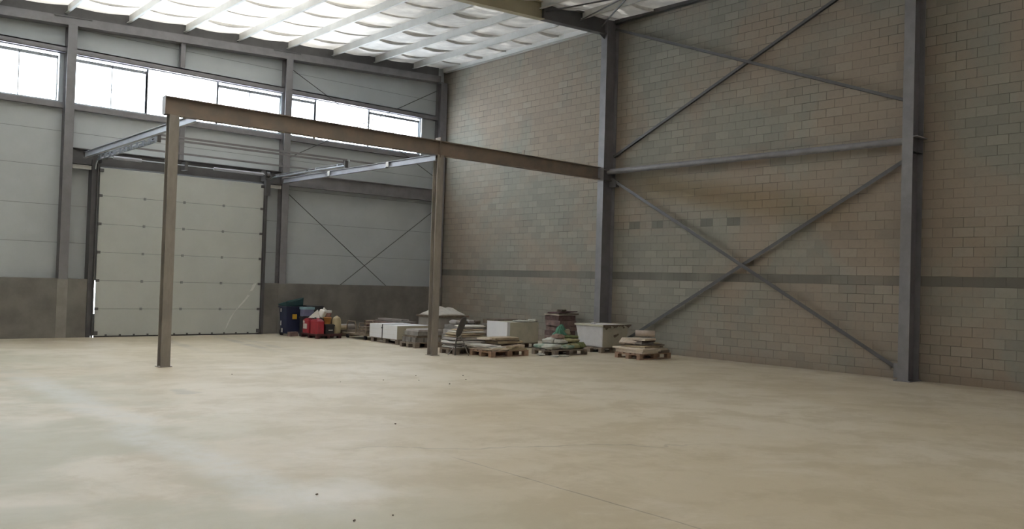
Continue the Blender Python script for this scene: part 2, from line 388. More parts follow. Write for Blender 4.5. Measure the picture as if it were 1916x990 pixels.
# roof quilt: sagging lengths between purlins
PX = [-.10, -1.43, -2.99, -4.56, -6.13, -7.71, -9.29, -10.83, -12.36, -13.9, -15.45, -17.0, -18.55, -20.1, -21.65, -23.2, -24.75, XL-.1]
bm = MB()
rr = random.Random(3)
L = 1.22; lapf = []
for i in range(len(PX)-1):
    xa, xb = PX[i], PX[i+1]
    if i == 0: xa = .25
    yv = .38
    while yv > YB:
        y0 = yv; y1 = max(yv - L, YB-.1); yv = y1
        sg = rr.uniform(.08, .14); nx, ny = 8, 3
        vs = []; fs = []
        for b_ in range(ny+1):
            t = b_/ny; yy = y0+(y1-y0)*t
            for a in range(nx+1):
                u = a/nx; xx = xa+(xb-xa)*u
                z = zc(xx) - sg*math.sin(math.pi*u)*(.50+.50*t)
                vs.append((xx, yy, z))
        for b_ in range(ny):
            for a in range(nx):
                q = b_*(nx+1)+a; fs.append((q, q+1, q+nx+2, q+nx+1))
        seam0 = len(vs)
        for a in range(nx+1):
            u = a/nx; vs.append((xa+(xb-xa)*u, y1+.012, zc(xa+(xb-xa)*u)-sg*math.sin(math.pi*u)*1.0-.004))
        for a in range(nx+1):
            u = a/nx; vs.append((xa+(xb-xa)*u, y1+.0, zc(xa+(xb-xa)*u)-sg*math.sin(math.pi*u)*1.0-.012))
        for a in range(nx): fs.append((seam0+a, seam0+a+1, seam0+nx+2+a, seam0+nx+1+a)); lapf.append(len(bm.f)+len(fs)-1)
        # lap: riser back up to the line of the next length
        base = len(vs)
        for a in range(nx+1):
            u = a/nx; xx = xa+(xb-xa)*u; vs.append((xx, y1-.004, zc(xx)-.01*math.sin(math.pi*u)))
        for a in range(nx):
            q = seam0+nx+1+a; fs.append((q, q+1, base+a+1, base+a)); lapf.append(len(bm.f)+len(fs)-1)
        bm.add(vs, fs, True)
M_LAP = mat_quilt('quilt_lap_double_layer', .45)
ceil_o = struct(bm.build('ceiling', M_QUILT)); ceil_o.data.materials.append(M_LAP)
for k in lapf: ceil_o.data.polygons[k].material_index = 1
bm = MB(); bm.box(-.12, .3, YB, .4, 9.42, 9.75); struct(bm.build('trim_1', M_STEELD))

# purlins (cold-rolled Z): far bay and the start of the next
def purlin_mesh(x, y0, y1, name, m):
    z = zp(x); h = .235
    b = MB(); b.box(x-.004, x+.004, y0, y1, z, z+h)
    b.box(x-.065, x, y0, y1, z, z+.006).box(x-.068, x-.062, y0, y1, z, z+.022)
    b.box(x, x+.065, y0, y1, z+h-.006, z+h)
    return b.build(name, m)
ordn = ['first', 'second', 'third', 'fourth', 'fifth', 'sixth', 'seventh', 'eighth', 'ninth', 'tenth', 'eleventh', 'twelfth']
for i, x in enumerate(PX[1:11]):
    tag(purlin_mesh(x, Y1+.03, .16, 'roof_purlin', M_PURLIN), 'pale roof purlin in the far bay, %s out from the block wall' % ordn[i], 'purlin', 'purlins of the far roof bay')
b = MB(); b.box(-.16, -.004, Y1+.05, .16, 9.20, 9.206).box(-.16, -.152, Y1+.05, .16, 9.20, 9.40)
tag(b.build('wall_purlin', M_PURLIN), 'pale edge purlin fixed along the top of the block wall in the far bay', 'purlin')
for i, x in enumerate(PX[1:4]):
    tag(purlin_mesh(x, Y2, Y1-.03, 'roof_purlin', M_PURLIN), 'shaded roof purlin nearer than the main rafter, %s out from the block wall' % ordn[i], 'purlin', 'purlins nearer than the main rafter')
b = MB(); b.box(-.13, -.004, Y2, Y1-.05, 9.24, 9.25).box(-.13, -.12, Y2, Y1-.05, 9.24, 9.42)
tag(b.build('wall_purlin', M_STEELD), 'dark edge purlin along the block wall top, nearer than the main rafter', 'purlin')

# gable rafter over the far wall
gr = root('gable_rafter', (0, 0, 0), 0, 'long sloping steel beam along the top of the far wall under the roof', 'beam')
def slope_box(x0, x1, y0, y1, dz0, dz1, base=8.80):
    z0, z1 = base+.0535*x0, base+.0535*x1
    v = [(x0,y0,z0+dz0),(x1,y0,z1+dz0),(x1,y1,z1+dz0),(x0,y1,z0+dz0),(x0,y0,z0+dz1),(x1,y0,z1+dz1),(x1,y1,z1+dz1),(x0,y1,z0+dz1)]
    return MB().add(v, [(0,3,2,1),(4,5,6,7),(0,1,5,4),(1,2,6,5),(2,3,7,6),(3,0,4,7)])
slope_box(XL, -.36, -.02, YA, 0, .225).build('lower_chord', M_STEEL, gr)
slope_box(XL, -.36, .14, YA, .225, .55).build('web', M_STEELD, gr)
for xx in (XA1-.1, XA2-.2):
    slope_box(xx-.35, xx+.55, -.035, 0, .19, .215).build('splice_plate', M_STEELD, gr)

# main rafter with knee at the block wall
rf = root('main_rafter', (0, Y1, 0), 0, 'deep steel roof rafter crossing the top of the photo to the nearer of the two tall wall columns\' far neighbour', 'rafter')
rf['label'] = 'deep lit and shaded steel roof rafter meeting the tall column beside the tapered white crate'
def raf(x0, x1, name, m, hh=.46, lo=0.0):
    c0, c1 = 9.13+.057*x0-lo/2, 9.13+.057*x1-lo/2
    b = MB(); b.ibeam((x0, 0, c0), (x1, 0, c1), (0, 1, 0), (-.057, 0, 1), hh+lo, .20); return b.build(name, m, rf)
raf(XL+.1, -2.92, 'rafter_span', M_CREAM); raf(-2.92, -.50, 'rafter_knee', M_STEELD)  # lit span and shaded knee: light and shade painted as two steel tones
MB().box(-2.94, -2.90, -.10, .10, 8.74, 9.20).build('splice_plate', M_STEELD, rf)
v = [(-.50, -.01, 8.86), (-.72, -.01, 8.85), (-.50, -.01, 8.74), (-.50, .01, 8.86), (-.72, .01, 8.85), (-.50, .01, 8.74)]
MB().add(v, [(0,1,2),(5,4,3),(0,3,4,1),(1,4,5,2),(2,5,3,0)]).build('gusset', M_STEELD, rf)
# roof bracing rods
def rod(name, p0, p1, r_, label, m=M_STEELD, cat='bracing rod', group=None):
    return tag(MB().tube([p0, p1], r_, 8).build(name, m), label, cat, group)
rod('bracing_rod', (-2.9, Y1-.12, 8.93), (-.45, -15.9, 9.12), .022, 'thin roof bracing rod starting at the splice of the main rafter')
rod('bracing_rod', (-.75, Y1-.12, 9.03), (-4.4, -13.6, 8.85), .022, 'thin roof bracing rod starting at the wall end of the main rafter')
rod('bracing_rod', (-1.6, Y1-.12, 9.0), (-2.6, -11.5, 8.96), .018, 'short roof bracing rod between the two longer rods behind the main rafter')

# ------------------------------------------------------------------ columns
def col_B(yc, label):
    t = root('wall_column', (0, yc, 0), 0, label, 'column')
    b = MB(); b.ibeam((-.249, 0, 0.015), (-.249, 0, 9.36), (0, 1, 0), (1, 0, 0), .494, .222, .018, .012); b.build('column_shaft', M_STEEL, t)
    MB().box(-.55, -.002, -.17, .17, 0, .022).build('base_plate', M_STEEL, t)
    for z in (5.05, 4.72):
        MB().box(-.48, -.02, -.108, .108, z, z+.014).build('stiffener', M_STEELD, t)
    MB().box(-.5, -.02, -.20, -.108, 5.02, 5.04).build('seat_plate', M_STEEL, t)
    return t
col_B(Y1, 'tall steel column on the block wall behind the tapered white crate')
col_B(Y2, 'tall steel column on the block wall at the right of the photo, nearest the camera')
def col_A(xc, label, z0=HP-.02, z1=None, b_=.22, d=.30, nm='wall_column'):
    z1 = z1 if z1 else 8.80+.0535*xc+.01
    t = root(nm, (xc, .14, 0), 0, label, 'column')
    b = MB(); b.ibeam((0, -.01, z0), (0, -.01, z1), (1, 0, 0), (0, 1, 0), d, b_, .016, .011); b.build('column_shaft', M_STEEL, t)
    return t
col_A(XA1, 'steel column on the far wall just left of the big sectional gate')
col_A(XA2, 'steel column on the far wall just right of the big sectional gate')
col_A(-.20, 'steel column in the far corner where cladding meets block wall', b_=.28)
col_A(-9.31, 'short slender steel post above the middle of the gate', z0=4.97, z1=WZ0-.15, b_=.13, d=.16, nm='gate_post')
col_A(-9.37, 'short slender steel post between the high windows and the gable beam', z0=7.60, z1=8.31, b_=.13, d=.16, nm='window_post')

# lintel beams
def lintel(x0, x1, label):
    b = MB(); b.ibeam((x0, .07, 4.765), (x1, .07, 4.765), (0, 1, 0), (0, 0, 1), .41, .20, .02, .012)
    return tag(b.build('lintel_beam', M_STEELD if x0 < -7 else M_STEEL), label, 'beam')
lintel(XA1+.115, XA2-.115, 'dark steel lintel beam over the sectional gate')
lintel(XA2+.115, -.345, 'brownish steel beam across the far wall between gate column and corner column')

# inner frame
def post(xc, label):
    t = root('frame_post', (xc, Y1, 0), 0, label, 'post')
    MB().ibeam((0, .09, .012), (0, .09, 4.7625), (1, 0, 0), (0, 1, 0), .18, .18, .014, .010).build('post_shaft', M_POST, t)
    MB().box(-.12, .12, -.03, .21, 0, .012).build('base_plate', M_POST, t)
    return t
post(-12.33, 'free-standing steel post in front of the sectional gate')
post(-6.08, 'free-standing steel post standing among the pallets')
fb = root('frame_beam', (0, Y1, 0), 0, 'long brown steel beam carried by the two free-standing posts and the wall column', 'beam')
MB().ibeam((-12.50, .09, 4.935), (-.505, .09, 4.935), (0, 1, 0), (0, 0, 1), .345, .18, .016, .012).build('beam_span', M_STEELB, fb)
MB().box(-12.51, -12.50, 0, .18, 4.7625, 5.11).build('end_plate', M_STEELB, fb)
MB().box(-6.11, -6.09, -.012, .19, 4.71, 5.19).build('splice_plate', M_STEELB, fb)
MB().box(-1.0+.0, -.985, .02, .1, 5.11, 5.19).build('lug', M_STEELB, fb)
MB().box(-5.0+1.6, -3.385, .02, .1, 5.11, 5.22).build('lug', M_STEELB, fb)
def runner(x, y0, y1, z, label, marks):
    t = root('runner_beam', (x, 0, z), 0, label, 'beam')
    MB().ibeam((0, y0, 0), (0, y1, 0), (1, 0, 0), (0, 0, 1), .15, .09, .010, .008).build('beam_span', M_GALV2, t)
    for yy in marks: MB().box(-.055, .03, yy-.06, yy+.06, -.085, -.06).box(-.055, -.045, yy-.06, yy+.06, -.085, .07).build('clamp', M_PURLIN, t)
    return t
M_GALV2 = mat('grey_painted_runner', (.36, .37, .41), .45, .1, .12, 4, bmp=.02)
runner(-11.85, Y1+.19, -.04, 4.80, 'pale steel runner beam from the far wall to the frame, above the left gate track', [])
runner(-6.32+.10, Y1+.02, -.04, 4.66+.03, 'pale steel runner beam from the gate column to the post among the pallets', [-2.9, -5.9])

# tie tube and angle bracing on the block wall
tt = tag(MB().tube([(-.30, Y1-.11, 4.98), (-.30, Y2+.11, 4.98)], .075, 20).build('tie_tube', M_STEEL), 'thick round steel tube spanning the two tall columns on the block wall', 'tube')
def angle(name, p0, p1, s_, label, off=0.0):
    p0 = Vector(p0); p1 = Vector(p1); d = (p1-p0).normalized(); nrm = Vector((1, 0, 0)); sd = d.cross(nrm).normalized()
    b = MB(); t = .008
    b.prism([(0,0),(s_,0),(s_,t),(0,t)], p0, p1, sd, nrm); b.prism([(0,0),(t,0),(t,s_),(0,s_)], p0, p1, sd, nrm)
    return tag(b.build(name, M_STEELD), label, 'brace', 'angle braces on the block wall')
angle('brace', (-.23, Y1-.13, 4.76), (-.23, Y2+.12, .12), .08, 'lower steel brace falling from the tube end by the crate to the near column foot')
angle('brace', (-.14, Y2+.12, 4.70), (-.14, Y1-.25, .03), .08, 'lower steel brace rising from behind the boards pile to the near column')
angle('brace', (-.20, Y1-.13, 9.02), (-.20, Y2+.12, 5.80), .07, 'upper steel angle brace falling from the rafter knee towards the near column')
angle('brace', (-.12, Y1-.13, 5.40), (-.12, Y2+.12, 9.15), .07, 'upper steel angle brace rising from above the tube towards the roof')
b = MB(); b.box(-.24, -.10, Y1-.13-.22, Y1-.108, 4.55, 4.72)
tag(b.build('gusset_plate', M_STEELD), 'small gusset plate under the tube at the tall column by the crate', 'plate')
b = MB(); b.box(-.26, -.24, Y2+.11, Y2+.30, .04, .34)
tag(b.build('gusset_plate', M_STEEL), 'small gusset plate at the foot of the near column', 'plate')

# bracing rods on the cladding
rod('cladding_rod', (-5.98, .12, 4.33), (-.40, .12, .10), .013, 'thin bracing rod across the cladding, falling to the right below the brownish beam')
rod('cladding_rod', (-.40, .13, 4.22), (-5.98, .13, .10), .013, 'thin bracing rod across the cladding, rising to the right below the brownish beam')
rod('cladding_rod', (-5.98, .12, 8.20), (-.40, .12, 5.42), .013, 'thin bracing rod crossing the high window, falling to the right into the corner')
rod('cladding_rod', (-.40, .13, 8.50), (-5.98, .13, 5.45), .013, 'thin bracing rod crossing the high window, rising to the right into the corner')

# ------------------------------------------------------------------ sectional gate
gate = struct(MB().box(-11.66, -11.55, -.04, .02, 0, 4.70).box(-11.56, -11.505, -.018, .02, .04, 1.6).box(-11.56, -11.46, -.018, .02, .04, .62).box(-11.56, -11.46, -.018, .02, 1.50, 4.70).box(-6.875, -6.72, -.018, .02, 0, 4.70).box(-6.83, -6.72, -.04, .02, 0, 4.70).box(-11.66, -6.72, .0, .06, 4.52, 4.58).build('door_1', M_STEELD))
SH = .7533
for k in range(6):
    z0 = k*SH + (.03 if k == 0 else 0)
    MB().box(-11.47, -6.86, -.065, -.02, z0+.004, (k+1)*SH-.004).build('gate_section', M_DOOR, gate, bevel=.006)
hx = [-11.44, -10.30, -9.22, -8.08, -6.90]
for k in range(1, 6):
    MB().box(-11.47, -6.86, -.060, -.03, k*SH-.010, k*SH+.010).build('section_joint', M_JOINT, gate)
    for x in hx:
        e = .05 if x in (hx[0], hx[-1]) else .03
        MB().box(x-e, x+e, -.085, -.064, k*SH-.035, k*SH+.035).build('hinge', M_STEELD if e > .04 else M_JOINT, gate)
b = MB().box(-11.47, -6.86, -.06, -.025, .0, .035); b.build('bottom_seal', M_RUB, gate)
for i in range(13): MB().box(-11.2+i*.36, -11.15+i*.36, -.08, -.064, .03, .075).build('seal_bracket', M_STEELD, gate)
for x in (-11.535, -6.82):
    MB().box(x-.012, x+.012, -.14, -.04, 0, 4.60).build('vertical_track', M_STEELD, gate)
for x in (-11.44, -6.90):
    MB().box(x-.05, x+.05, -.12, -.064, .06, .16).build('roller_bracket', M_STEELD, gate)
    MB().box(x-.05, x+.05, -.12, -.064, 4.40, 4.48).build('roller_bracket', M_STEELD, gate)
MB().box(-11.66, -11.60, .02, YA+.02, 0, 4.60).box(-6.78, -6.72, .02, YA+.02, 0, 4.60).build('jamb_return', M_STEELD, gate)
# torsion shaft, springs, drums
MB().tube([(-11.6, -.28, 4.79), (-6.75, -.28, 4.79)], .013, 8).build('torsion_shaft', M_GALV, gate)
for x0, x1 in ((-11.22, -10.5), (-8.5, -7.0)):
    MB().tube([(x0, -.28, 4.79), (x1, -.28, 4.79)], .045, 14).build('torsion_spring', M_GALV2, gate)
for x in (-11.42, -6.86):
    MB().tube([(x-.05, -.28, 4.79), (x+.05, -.28, 4.79)], .09, 18).build('cable_drum', M_STEELD, gate)
    MB().box(x-.09, x-.08, -.34, -.03, 4.60, 4.92).build('bearing_plate', M_STEELD, gate)
MB().box(-9.34, -9.26, -.34, -.02, 4.66, 4.90).build('bearing_plate', M_STEELD, gate)
MB().box(-6.86, -6.72, -.22, -.06, 4.18, 4.66).build('cable_guard', M_STEELD, gate)
for x, sgn in ((-11.60, 1), (-6.72, -1)):
    # curved knee then horizontal track: two lips joined by rungs
    pts = [(x, -.10+0, 4.45), (x, -.16, 4.60), (x, -.30, 4.70), (x, -.50, 4.73)]
    MB().tube(pts, .018, 8).build('track_curve', M_GALV, gate)
    y1 = -4.85 if sgn > 0 else -4.60
    b = MB(); b.box(x-.03, x+.03, -.5, y1, 4.700, 4.706).box(x-.03, x-.026, -.5, y1, 4.70, 4.74).box(x+.026, x+.03, -.5, y1, 4.70, 4.73)
    if sgn < 0: b.box(x-.03, x+.03, -.5, y1, 4.78, 4.786)
    b.build('horizontal_track', M_GALV, gate)
    b = MB(); yy = -.6
    if sgn > 0:
        b.box(x-.06, x-.05, -.5, y1, 4.64, 4.66).box(x-.06, x-.05, -.5, y1, 4.76, 4.78)
        while yy > y1: b.box(x-.06, x-.05, yy-.16, yy, 4.64, 4.78); yy -= .42
    else:
        while yy > y1: b.box(x-.035, x+.035, yy-.05, yy, 4.70, 4.79); yy -= 1.2
    b.build('track_angle', M_GALV, gate)
    MB().box(x-.045, x+.045, y1-.06, y1, 4.66, 4.84).build('track_stop', M_STEELD, gate)
for x0, x1, y, z in ((-11.70, -6.62, -4.5, 4.89), (-11.62, -6.62, -4.5, 4.81), (-11.6, -6.0, -2.5, 4.80), (-6.55, -5.65, -4.5, 4.88)):
    MB().box(x0, x1, y-.02, y+.02, z-.022, z+.022).build('cross_rail', M_STEEL, gate)
for x in (-11.60, -6.72):
    MB().box(x-.015, x+.015, -4.5-.015, -4.5+.015, 4.70, 4.90).build('hanger', M_STEELD, gate)
    MB().box(x-.015, x+.015, -2.5-.015, -2.5+.015, 4.70, 4.80).build('hanger', M_STEELD, gate)
# little girt pieces beside the gate heads
for x0, x1, lab in ((-12.12, -11.66, 'left'), (-6.72, -6.25, 'right')):
    tag(MB().box(x0, x1, .04, .12, 4.44, 4.54).build('head_rail', M_PURLIN), 'short pale steel rail at lintel height just %s of the gate opening' % lab, 'rail')
# torn film on the gate
M_FILM = mat('clear_film', (.66, .67, .64), .3, 0, .1, 6, bmp=.1)
b = MB(); P0 = (-7.05, 1.50); P1 = (-7.95, .10)
vs = []
for i in range(13):
    t = i/12; x = P0[0]+(P1[0]-P0[0])*t+.05*math.sin(t*7); z = P0[1]+(P1[1]-P0[1])*t; wd = .055*(1-t*.6)
    vs += [(x-wd, -.072-.012*math.sin(i*1.9), z), (x+wd, -.071-.01*math.cos(i*1.3), z+.03)]
b.add(vs, [(2*i, 2*i+1, 2*i+3, 2*i+2) for i in range(12)], True)
b.build('loose_film_strip', M_FILM, gate)

# ------------------------------------------------------------------ stored things
M_WOOD = mat('pallet_timber', (.36, .235, .165), .8, 0, .3, 9, stretch=(1, 6, 6), bmp=.2)
M_WOODG = mat('weathered_timber', (.25, .205, .165), .85, 0, .35, 9, stretch=(1, 6, 6), bmp=.2)
M_PALE = mat('pale_board', (.62, .53, .43), .75, 0, .2, 5, stretch=(1, 5, 5), bmp=.1)
M_TAN = mat('tan_board', (.42, .34, .23), .8, 0, .3, 5, stretch=(1, 5, 5), bmp=.1)
M_DIRTY = mat('dirty_board', (.19, .15, .115), .85, 0, .4, 6, bmp=.2)
M_WPL = mat('white_foam_board', (.70, .70, .72), .7, 0, .05, 3, bmp=.03)
M_BEI = mat('cream_sheet_edge', (.50, .46, .36), .75, 0, .1, 5, stretch=(1, 1, 14), bmp=.05)
M_STRAP = mat('dark_strap', (.05, .05, .055), .6, 0, .1, 5)
M_BRK = mat('dusty_red_brick', (.27, .185, .165), .9, 0, .35, 8, col2=(.16, .115, .105), bmp=.3)
M_STONE = mat('dusty_grey_stone', (.27, .255, .235), .9, 0, .3, 7, bmp=.3)
M_PLAS = mat('dusty_white_plastic', (.60, .59, .60), .6, 0, .1, 4, bmp=.04)
M_CREAMP = mat('dusty_cream_plastic', (.47, .445, .355), .65, 0, .15, 4, bmp=.05)
M_POWD = mat('pale_powder', (.52, .49, .44), .95, 0, .15, 9, bmp=.3)
M_NAVY = mat('navy_plastic', (.020, .026, .065), .45, 0, .2, 5)
M_TEAL = mat('dark_teal_plastic', (.018, .062, .068), .45, 0, .2, 5)
M_BLK = mat('black_plastic', (.025, .025, .03), .5, 0, .2, 5)
M_RED = mat('red_plastic', (.36, .030, .050), .4, 0, .2, 6)
M_MAR = mat('maroon_plastic', (.075, .022, .026), .6, 0, .3, 6)
M_ORG = mat('orange_plastic', (.52, .25, .075), .5, 0, .2, 6)
M_BGE = mat('beige_plastic', (.42, .35, .22), .55, 0, .15, 6)
M_WHT = mat('white_paper', (.66, .64, .60), .7, 0, .1, 6)
M_YEL = mat('yellow_sticker', (.62, .36, .04), .6, 0, .05, 6)
M_CYAN = mat('pale_blue_plastic', (.28, .46, .52), .5, 0, .1, 6)
M_PINK = mat('pinkish_label', (.45, .22, .20), .6, 0, .3, 14)
M_SKW = mat('white_woven_sack', (.56, .56, .51), .8, 0, .2, 8, bmp=.3)
M_SKY = mat('yellowish_woven_sack', (.40, .38, .22), .8, 0, .3, 8, bmp=.3)
M_SKG = mat('green_printed_sack', (.14, .26, .19), .8, 0, .45, 7, col2=(.45, .48, .42), bmp=.3)
M_OLV = mat('olive_sack', (.17, .20, .09), .8, 0, .3, 8, bmp=.3)
M_GRN = mat('green_netting', (.10, .27, .19), .8, 0, .3, 14, bmp=.3)
M_CLW = mat('folded_white_cloth', (.68, .66, .62), .85, 0, .15, 5, bmp=.2)
M_CLG = mat('folded_grey_cloth', (.40, .37, .35), .85, 0, .2, 5, bmp=.2)
M_CLT = mat('folded_tan_cloth', (.54, .45, .32), .85, 0, .25, 5, bmp=.2)
M_CARD = mat('cardboard', (.45, .37, .31), .85, 0, .15, 6, bmp=.1)

def pallet(x, y, z, rz, label, m=None, lx=1.2, ly=.8, name='wooden_pallet'):
    """euro pallet, x, y is its centre; long side along local x"""
    m = m or M_WOOD
    t = root(name, (x, y, z), rz, label, 'pallet')
    hx_, hy = lx/2, ly/2
    for j, (a, wd) in enumerate(((-hy+.07, .14), (-hy/2+.02, .10), (0, .14), (hy/2-.02, .10), (hy-.07, .14))):
        MB().box(-hx_, hx_, a-wd/2, a+wd/2, .122, .144).build('deck_board', m, t)
    for a in (-hx_+.07, 0, hx_-.07): MB().box(a-.07, a+.07, -hy, hy, .100, .122).build('cross_board', m, t)
    for a in (-hx_+.07, 0, hx_-.07):
        for c in (-hy+.05, 0, hy-.05): MB().box(a-.072, a+.072, c-.05, c+.05, .022, .100).build('block', m, t)
    for c in (-hy+.05, 0, hy-.05): MB().box(-hx_, hx_, c-.05, c+.05, 0, .022).build('bottom_board', m, t)
    return t
def plank(x, y, z, lx, ly, lz, rz, m, label, cat='board', group=None, tilt=(0, 0), name='board', warp=.0, seed=0):
    """thin slab; z is its underside; slight warp and chipped edge"""
    r_ = random.Random(seed*13+int(abs(x*100)))
    nx, ny = 8, 3; vs = []; fs = []
    def P(i, j, top):
        u = i/nx-.5; v_ = j/ny-.5
        ex = 0 if 0 < i < nx else r_.uniform(-.012, .012); ey = 0 if 0 < j < ny else r_.uniform(-.006, .006)
        zz = warp*(1-4*u*u)
        return (u*lx+ex, v_*ly+ey, zz+(lz if top else 0))
    for top in (0, 1):
        for j in range(ny+1):
            for i in range(nx+1): vs.append(P(i, j, top))
    K = (nx+1)*(ny+1); q = lambda i, j: j*(nx+1)+i
    for j in range(ny):
        for i in range(nx):
            fs.append((q(i,j), q(i,j+1), q(i+1,j+1), q(i+1,j))); fs.append((K+q(i,j), K+q(i+1,j), K+q(i+1,j+1), K+q(i,j+1)))
    for i in range(nx):
        fs.append((q(i,0), q(i+1,0), K+q(i+1,0), K+q(i,0))); fs.append((q(i+1,ny), q(i,ny), K+q(i,ny), K+q(i+1,ny)))
    for j in range(ny):
        fs.append((q(0,j+1), q(0,j), K+q(0,j), K+q(0,j+1))); fs.append((q(nx,j), q(nx,j+1), K+q(nx,j+1), K+q(nx,j)))
    o = MB().add(vs, fs).build(name, m, loc=(x, y, z), rot=(tilt[0], tilt[1], rz))
    return tag(o, label, cat, group)
def pillow(x, y, z, lx, ly, lz, rz, m, label, cat='sack', group=None, name='sack', e=.45, wob=.05, seed=0, tilt=(0, 0)):
    """stuffed or folded cushion-like body; z is its underside"""
    from mathutils import noise as mn
    n1, n2 = 36, 18; vs = []; fs = []
    sg = lambda c, k: math.copysign(abs(c)**k, c)
    for j in range(n2+1):
        ph = -math.pi/2+math.pi*j/n2
        for i in range(n1):
            th = 2*math.pi*i/n1
            px = sg(math.cos(ph), e)*sg(math.cos(th), e*.6); py = sg(math.cos(ph), e)*sg(math.sin(th), e*.6); pz = sg(math.sin(ph), .8)
            nn = mn.noise(Vector((px*1.7+seed*3.1, py*1.7, pz*1.7+seed))); n3 = mn.noise(Vector((px*5+seed, py*5, pz*5)))
            k = 1+wob*2*nn+wob*.8*n3
            vs.append((px*lx/2*k, py*ly/2*k, max(0, (pz*.5+.5)*lz*(1+wob*2*nn+wob*n3))))
    for j in range(n2):
        for i in range(n1): fs.append((j*n1+i, j*n1+(i+1)%n1, (j+1)*n1+(i+1)%n1, (j+1)*n1+i))
    o = MB().add(vs, fs, True).build(name, m, loc=(x, y, z), rot=(tilt[0], tilt[1], rz))
    return tag(o, label, cat, group)

# --- right-hand pallet of boards with a roll on top
PXc, PYc = -1.53, -10.49
pallet(PXc, PYc, 0, 0, 'reddish wooden pallet under the pile of scrap boards topped by a rolled sheet')
g = 'scrap boards on the rightmost pallet'
W = 'in the rightmost pile'
plank(-1.78, -10.50, .145, .62, .84, .050, .02, M_PALE, 'thick pale board %s, bottom left layer on the pallet' % W, group=g, seed=1)
plank(-1.76, -10.52, .196, .66, .90, .040, -.03, M_PALE, 'pale board %s, second layer up on the left' % W, group=g, seed=2)
plank(-1.80, -10.46, .238, .60, .94, .036, .06, M_PALE, 'pale long board %s, third layer up, jutting left' % W, group=g, seed=3)
plank(-1.22, -10.50, .145, .46, .78, .060, -.04, M_DIRTY, 'grimy board %s, bottom right layer on the pallet' % W, group=g, seed=4)
plank(-1.24, -10.62, .206, .52, .50, .040, .20, M_PALE, 'short pale board %s, poking out to the front right' % W, group=g, seed=5)
plank(-1.16, -10.36, .248, .50, .52, .040, -.15, M_DIRTY, 'grimy short board %s, behind the short pale board' % W, group=g, seed=6)
plank(-1.62, -10.48, .278, .66, .70, .045, .10, M_TAN, 'tan board %s, halfway up the pile' % W, group=g, seed=7)
plank(-1.50, -10.56, .326, .70, .56, .030, -.22, M_DIRTY, 'dark stained board %s, above the halfway tan board' % W, group=g, seed=8)
plank(-1.66, -10.38, .358, .56, .66, .040, .12, M_STONE, 'grey board %s, under the two top pale boards' % W, group=g, seed=9)
plank(-1.16, -10.44, .292, .44, .44, .050, .35, M_DIRTY, 'small grimy slab %s, right shoulder of the pile' % W, group=g, seed=10)
plank(-1.26, -10.50, .360, .38, .36, .040, -.40, M_TAN, 'small tan slab %s, upper right of the pile' % W, group=g, seed=11, tilt=(.05, .12))
plank(-1.86, -10.30, .405, .36, .42, .035, .5, M_PALE, 'pale slab %s, leaning at the upper left' % W, group=g, seed=12, tilt=(0, -.28))
plank(-1.55, -10.42, .402, .55, .50, .040, .05, M_DIRTY, 'grimy board %s, directly under the pale shelf board' % W, group=g, seed=13)
plank(-1.60, -10.46, .446, .46, .58, .045, .1, M_PALE, 'pale board %s, next below the rolled sheet' % W, group=g, seed=14)
# roll
rl = root('rolled_sheet', (-1.44, -10.47, .60), 0, 'rolled cardboard-coloured sheet lying on top of the rightmost pile', 'roll')
def spiral(length, r0, r1, turns, n=60, th=.006):
    vs = []; fs = []
    for i in range(n+1):
        t = i/n; a = t*turns*2*math.pi; r_ = r0+(r1-r0)*t
        for s_ in (-.5, .5):
            vs += [(s_*length, r_*math.cos(a), r_*math.sin(a)), (s_*length, (r_+th)*math.cos(a), (r_+th)*math.sin(a))]
    for i in range(n):
        q = 4*i; p_ = q+4
        fs += [(q, p_, p_+2, q+2), (q+1, q+3, p_+3, p_+1), (q, q+1, p_+1, p_), (q+2, p_+2, p_+3, q+3)]
    return MB().add(vs, fs, True)
o = spiral(.48, .058, .082, 1.6).build('sheet', M_CARD, rl); o.rotation_euler = (0, 0, -.95)

# --- tapered white crate
def tub(name, x, y, z, rz, bx, by, tx, ty, h, m, mrim, label, cat='crate', mside=None):
    t = root(name, (x, y, z), rz, label, cat)
    n = 12; vs = []; fs = []
    b = MB(); b.frustum(bx/2, by/2, tx/2, ty/2, 0, h); b.build('crate_body', m, t, bevel=.025)
    r_ = MB()
    for (x0, x1, y0, y1) in ((-tx/2-.02, tx/2+.02, -ty/2-.02, -ty/2+.03), (-tx/2-.02, tx/2+.02, ty/2-.03, ty/2+.02), (-tx/2-.02, -tx/2+.03, -ty/2, ty/2), (tx/2-.03, tx/2+.02, -ty/2, ty/2)):
        r_.box(x0, x1, y0, y1, h-.035, h+.018)
    r_.build('rim', mrim, t, bevel=.008)
    return t
pallet(-1.08, -8.68, 0, 0, 'dusty grey pallet under the tapered white crate', M_WOODG, 1.0, .9)
c17 = tub('plastic_crate', -1.08, -8.68, .145, 0, .86, .84, 1.04, 1.00, .58, M_PLAS, M_CREAMP, 'big tapered dusty white crate standing in front of the tall wall column')
